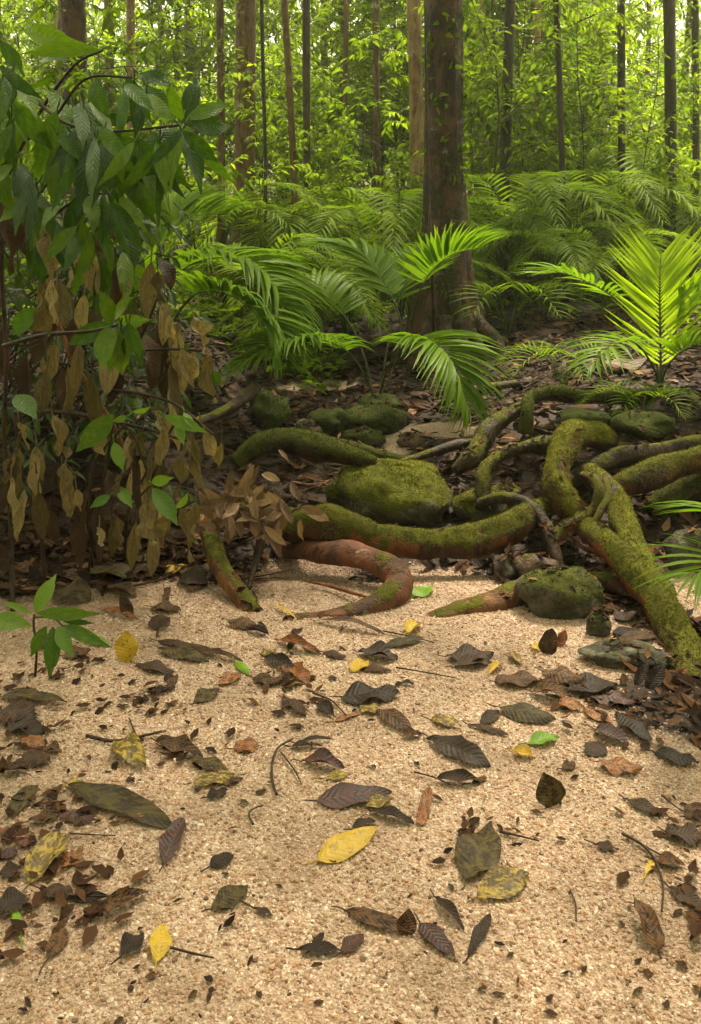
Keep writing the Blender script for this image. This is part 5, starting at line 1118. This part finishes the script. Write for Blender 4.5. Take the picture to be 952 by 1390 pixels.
for i in range(26):
    px, py = rng.uniform(0, 952), rng.uniform(1305, 1400); a = rng.uniform(0, 6.3); l = rng.uniform(14, 26)
    fallen(rng.choice(('black', 'brown', 'brown')), px, py, px + l * math.cos(a), py + l * .6 * math.sin(a) + .1, rng.uniform(7, 12), 'small dark leaf scrap on the nearest strip of sand', 'dark leaf scraps on the nearest sand', stalk=False, tear=.3)
for i in range(30):
    px, py = rng.uniform(20, 930), rng.uniform(850, 1300); a = rng.uniform(0, 6.3); l = rng.uniform(9, 20)
    fallen(rng.choice(('black', 'black', 'brown', 'brown', 'maroon', 'olive')), px, py, px + l * math.cos(a), py + l * .6 * math.sin(a) + .1, rng.uniform(5, 9), 'tiny dark leaf scrap scattered between the larger fallen leaves', 'tiny leaf scraps on the sand', tear=.3, stalk=False)
# larger leaves on the shaded litter bank
for i in range(70):
    px, py = rng.uniform(0, 290), rng.uniform(700, 800); a = rng.uniform(0, 6.3); l = rng.uniform(24, 46)
    fallen(rng.choice(('brown', 'brown', 'olive', 'black')), px, py, px + l * math.cos(a), py + l * .5 * math.sin(a) + .1, rng.uniform(9, 15), 'dull dead leaf lying in the shade beneath the hanging brown leaves', 'dead leaves under the bush', stalk=False)
for i in range(46):
    px, py = rng.choice((rng.uniform(540, 740), rng.uniform(700, 950))), rng.uniform(495, 600); a = rng.uniform(0, 6.3); l = rng.uniform(10, 20)
    fallen(rng.choice(('brown', 'brown', 'black', 'olive', 'orange')), px, py, px + l * math.cos(a), py + l * .5 * math.sin(a) + .1, rng.uniform(5, 8), 'brown dead leaf among the litter on the bank above the roots', 'dead leaves on the bank', stalk=False)

# ---------------------------------------------------------------- twigs lying about
def twig(pts, label, mat=M_TWIG, r=2.0, branches=()):
    mb = MB()
    def run(pp, r0):
        out = []
        for px, py in pp: q = G(px, py); q.z += r0 * pxm(q) + .006; out.append((*q, r0 * pxm(q)))
        for i in range(len(out)): out[i] = (*out[i][:3], out[i][3] * (1 - .5 * i / len(out)))
        tube(mb, spline(out, 6), 6, .2, 30)
    run(pts, r)
    for bpts in branches: run(bpts, r * .7)
    single(mb, 'twig', mat, label, 'twig', origin=G(*pts[0]))
twig([(118, 1004), (150, 1011), (175, 1008), (200, 1003), (220, 998)], 'dark curved twig above the mottled olive and yellow leaf', r=2.4, branches=[[(186, 1006), (180, 990), (176, 980)]])
twig([(376, 1084), (370, 1066), (370, 1040), (378, 1020), (398, 1008)], 'dark forked twig curving down from the rotting pile', r=2.2, branches=[[(382, 1026), (400, 1050), (408, 1066)]])
twig([(344, 1124), (338, 1110), (346, 1102), (358, 1098)], 'little hooked black twig left of centre', r=1.6)
twig([(520, 860), (560, 868), (590, 876)], 'thin twig continuing the long narrow brown leaf', r=1.2)
twig([(538, 910), (575, 916), (618, 924)], 'straight thin twig right of the bright yellow piece', r=1.3)
twig([(425, 945), (450, 955), (470, 975)], 'thin dark twig left of the large black ribbed leaf', r=1.5)
twig([(844, 1137), (868, 1150), (884, 1166), (895, 1188), (900, 1212), (898, 1243)], 'long dark twig bending down at lower right', r=2.4, branches=[[(868, 1150), (895, 1165), (912, 1176)]])
twig([(774, 1214), (781, 1232), (782, 1256)], 'short dark twig standing alone in the right foreground', r=1.5)
twig([(678, 1134), (705, 1140), (732, 1147)], 'thin straight twig right of the largest rotted leaf', r=1.8)
twig([(94, 1136), (130, 1138), (158, 1139)], 'thin twig above the orange brown leaf at lower left', r=1.3)
twig([(60, 1222), (100, 1221), (152, 1222)], 'grey leaf stalk lying across the dark leaves at lower left', r=1.6)
twig([(898, 1084), (912, 1096), (926, 1106)], 'short dark twig near the right edge', r=1.5)
twig([(562, 1052), (590, 1060), (612, 1070)], 'thin twig crossing above the dark curled strip', r=1.2)
twig([(232, 1292), (262, 1300), (290, 1306)], 'brown twig at the bottom edge right of the pointed yellow leaf', r=2)
twig([(700, 576), (740, 590), (790, 606), (850, 622), (900, 610)], 'long brown twig lying across the right bank', r=2.4)
twig([(840, 560), (870, 590), (905, 616), (940, 622)], 'second brown twig crossing the roots on the right bank', r=2.2)
twig([(560, 470 + 80), (600, 560), (640, 566)], 'brown twig on the litter below the drooping palm frond', r=2)
twig([(420, 690), (480, 700), (540, 712), (600, 735)], 'thin dark twig draped along the long root', r=1.2)
twig([(180, 800), (220, 790), (262, 770)], 'brown twig at the edge of the sand below the bush', r=2)
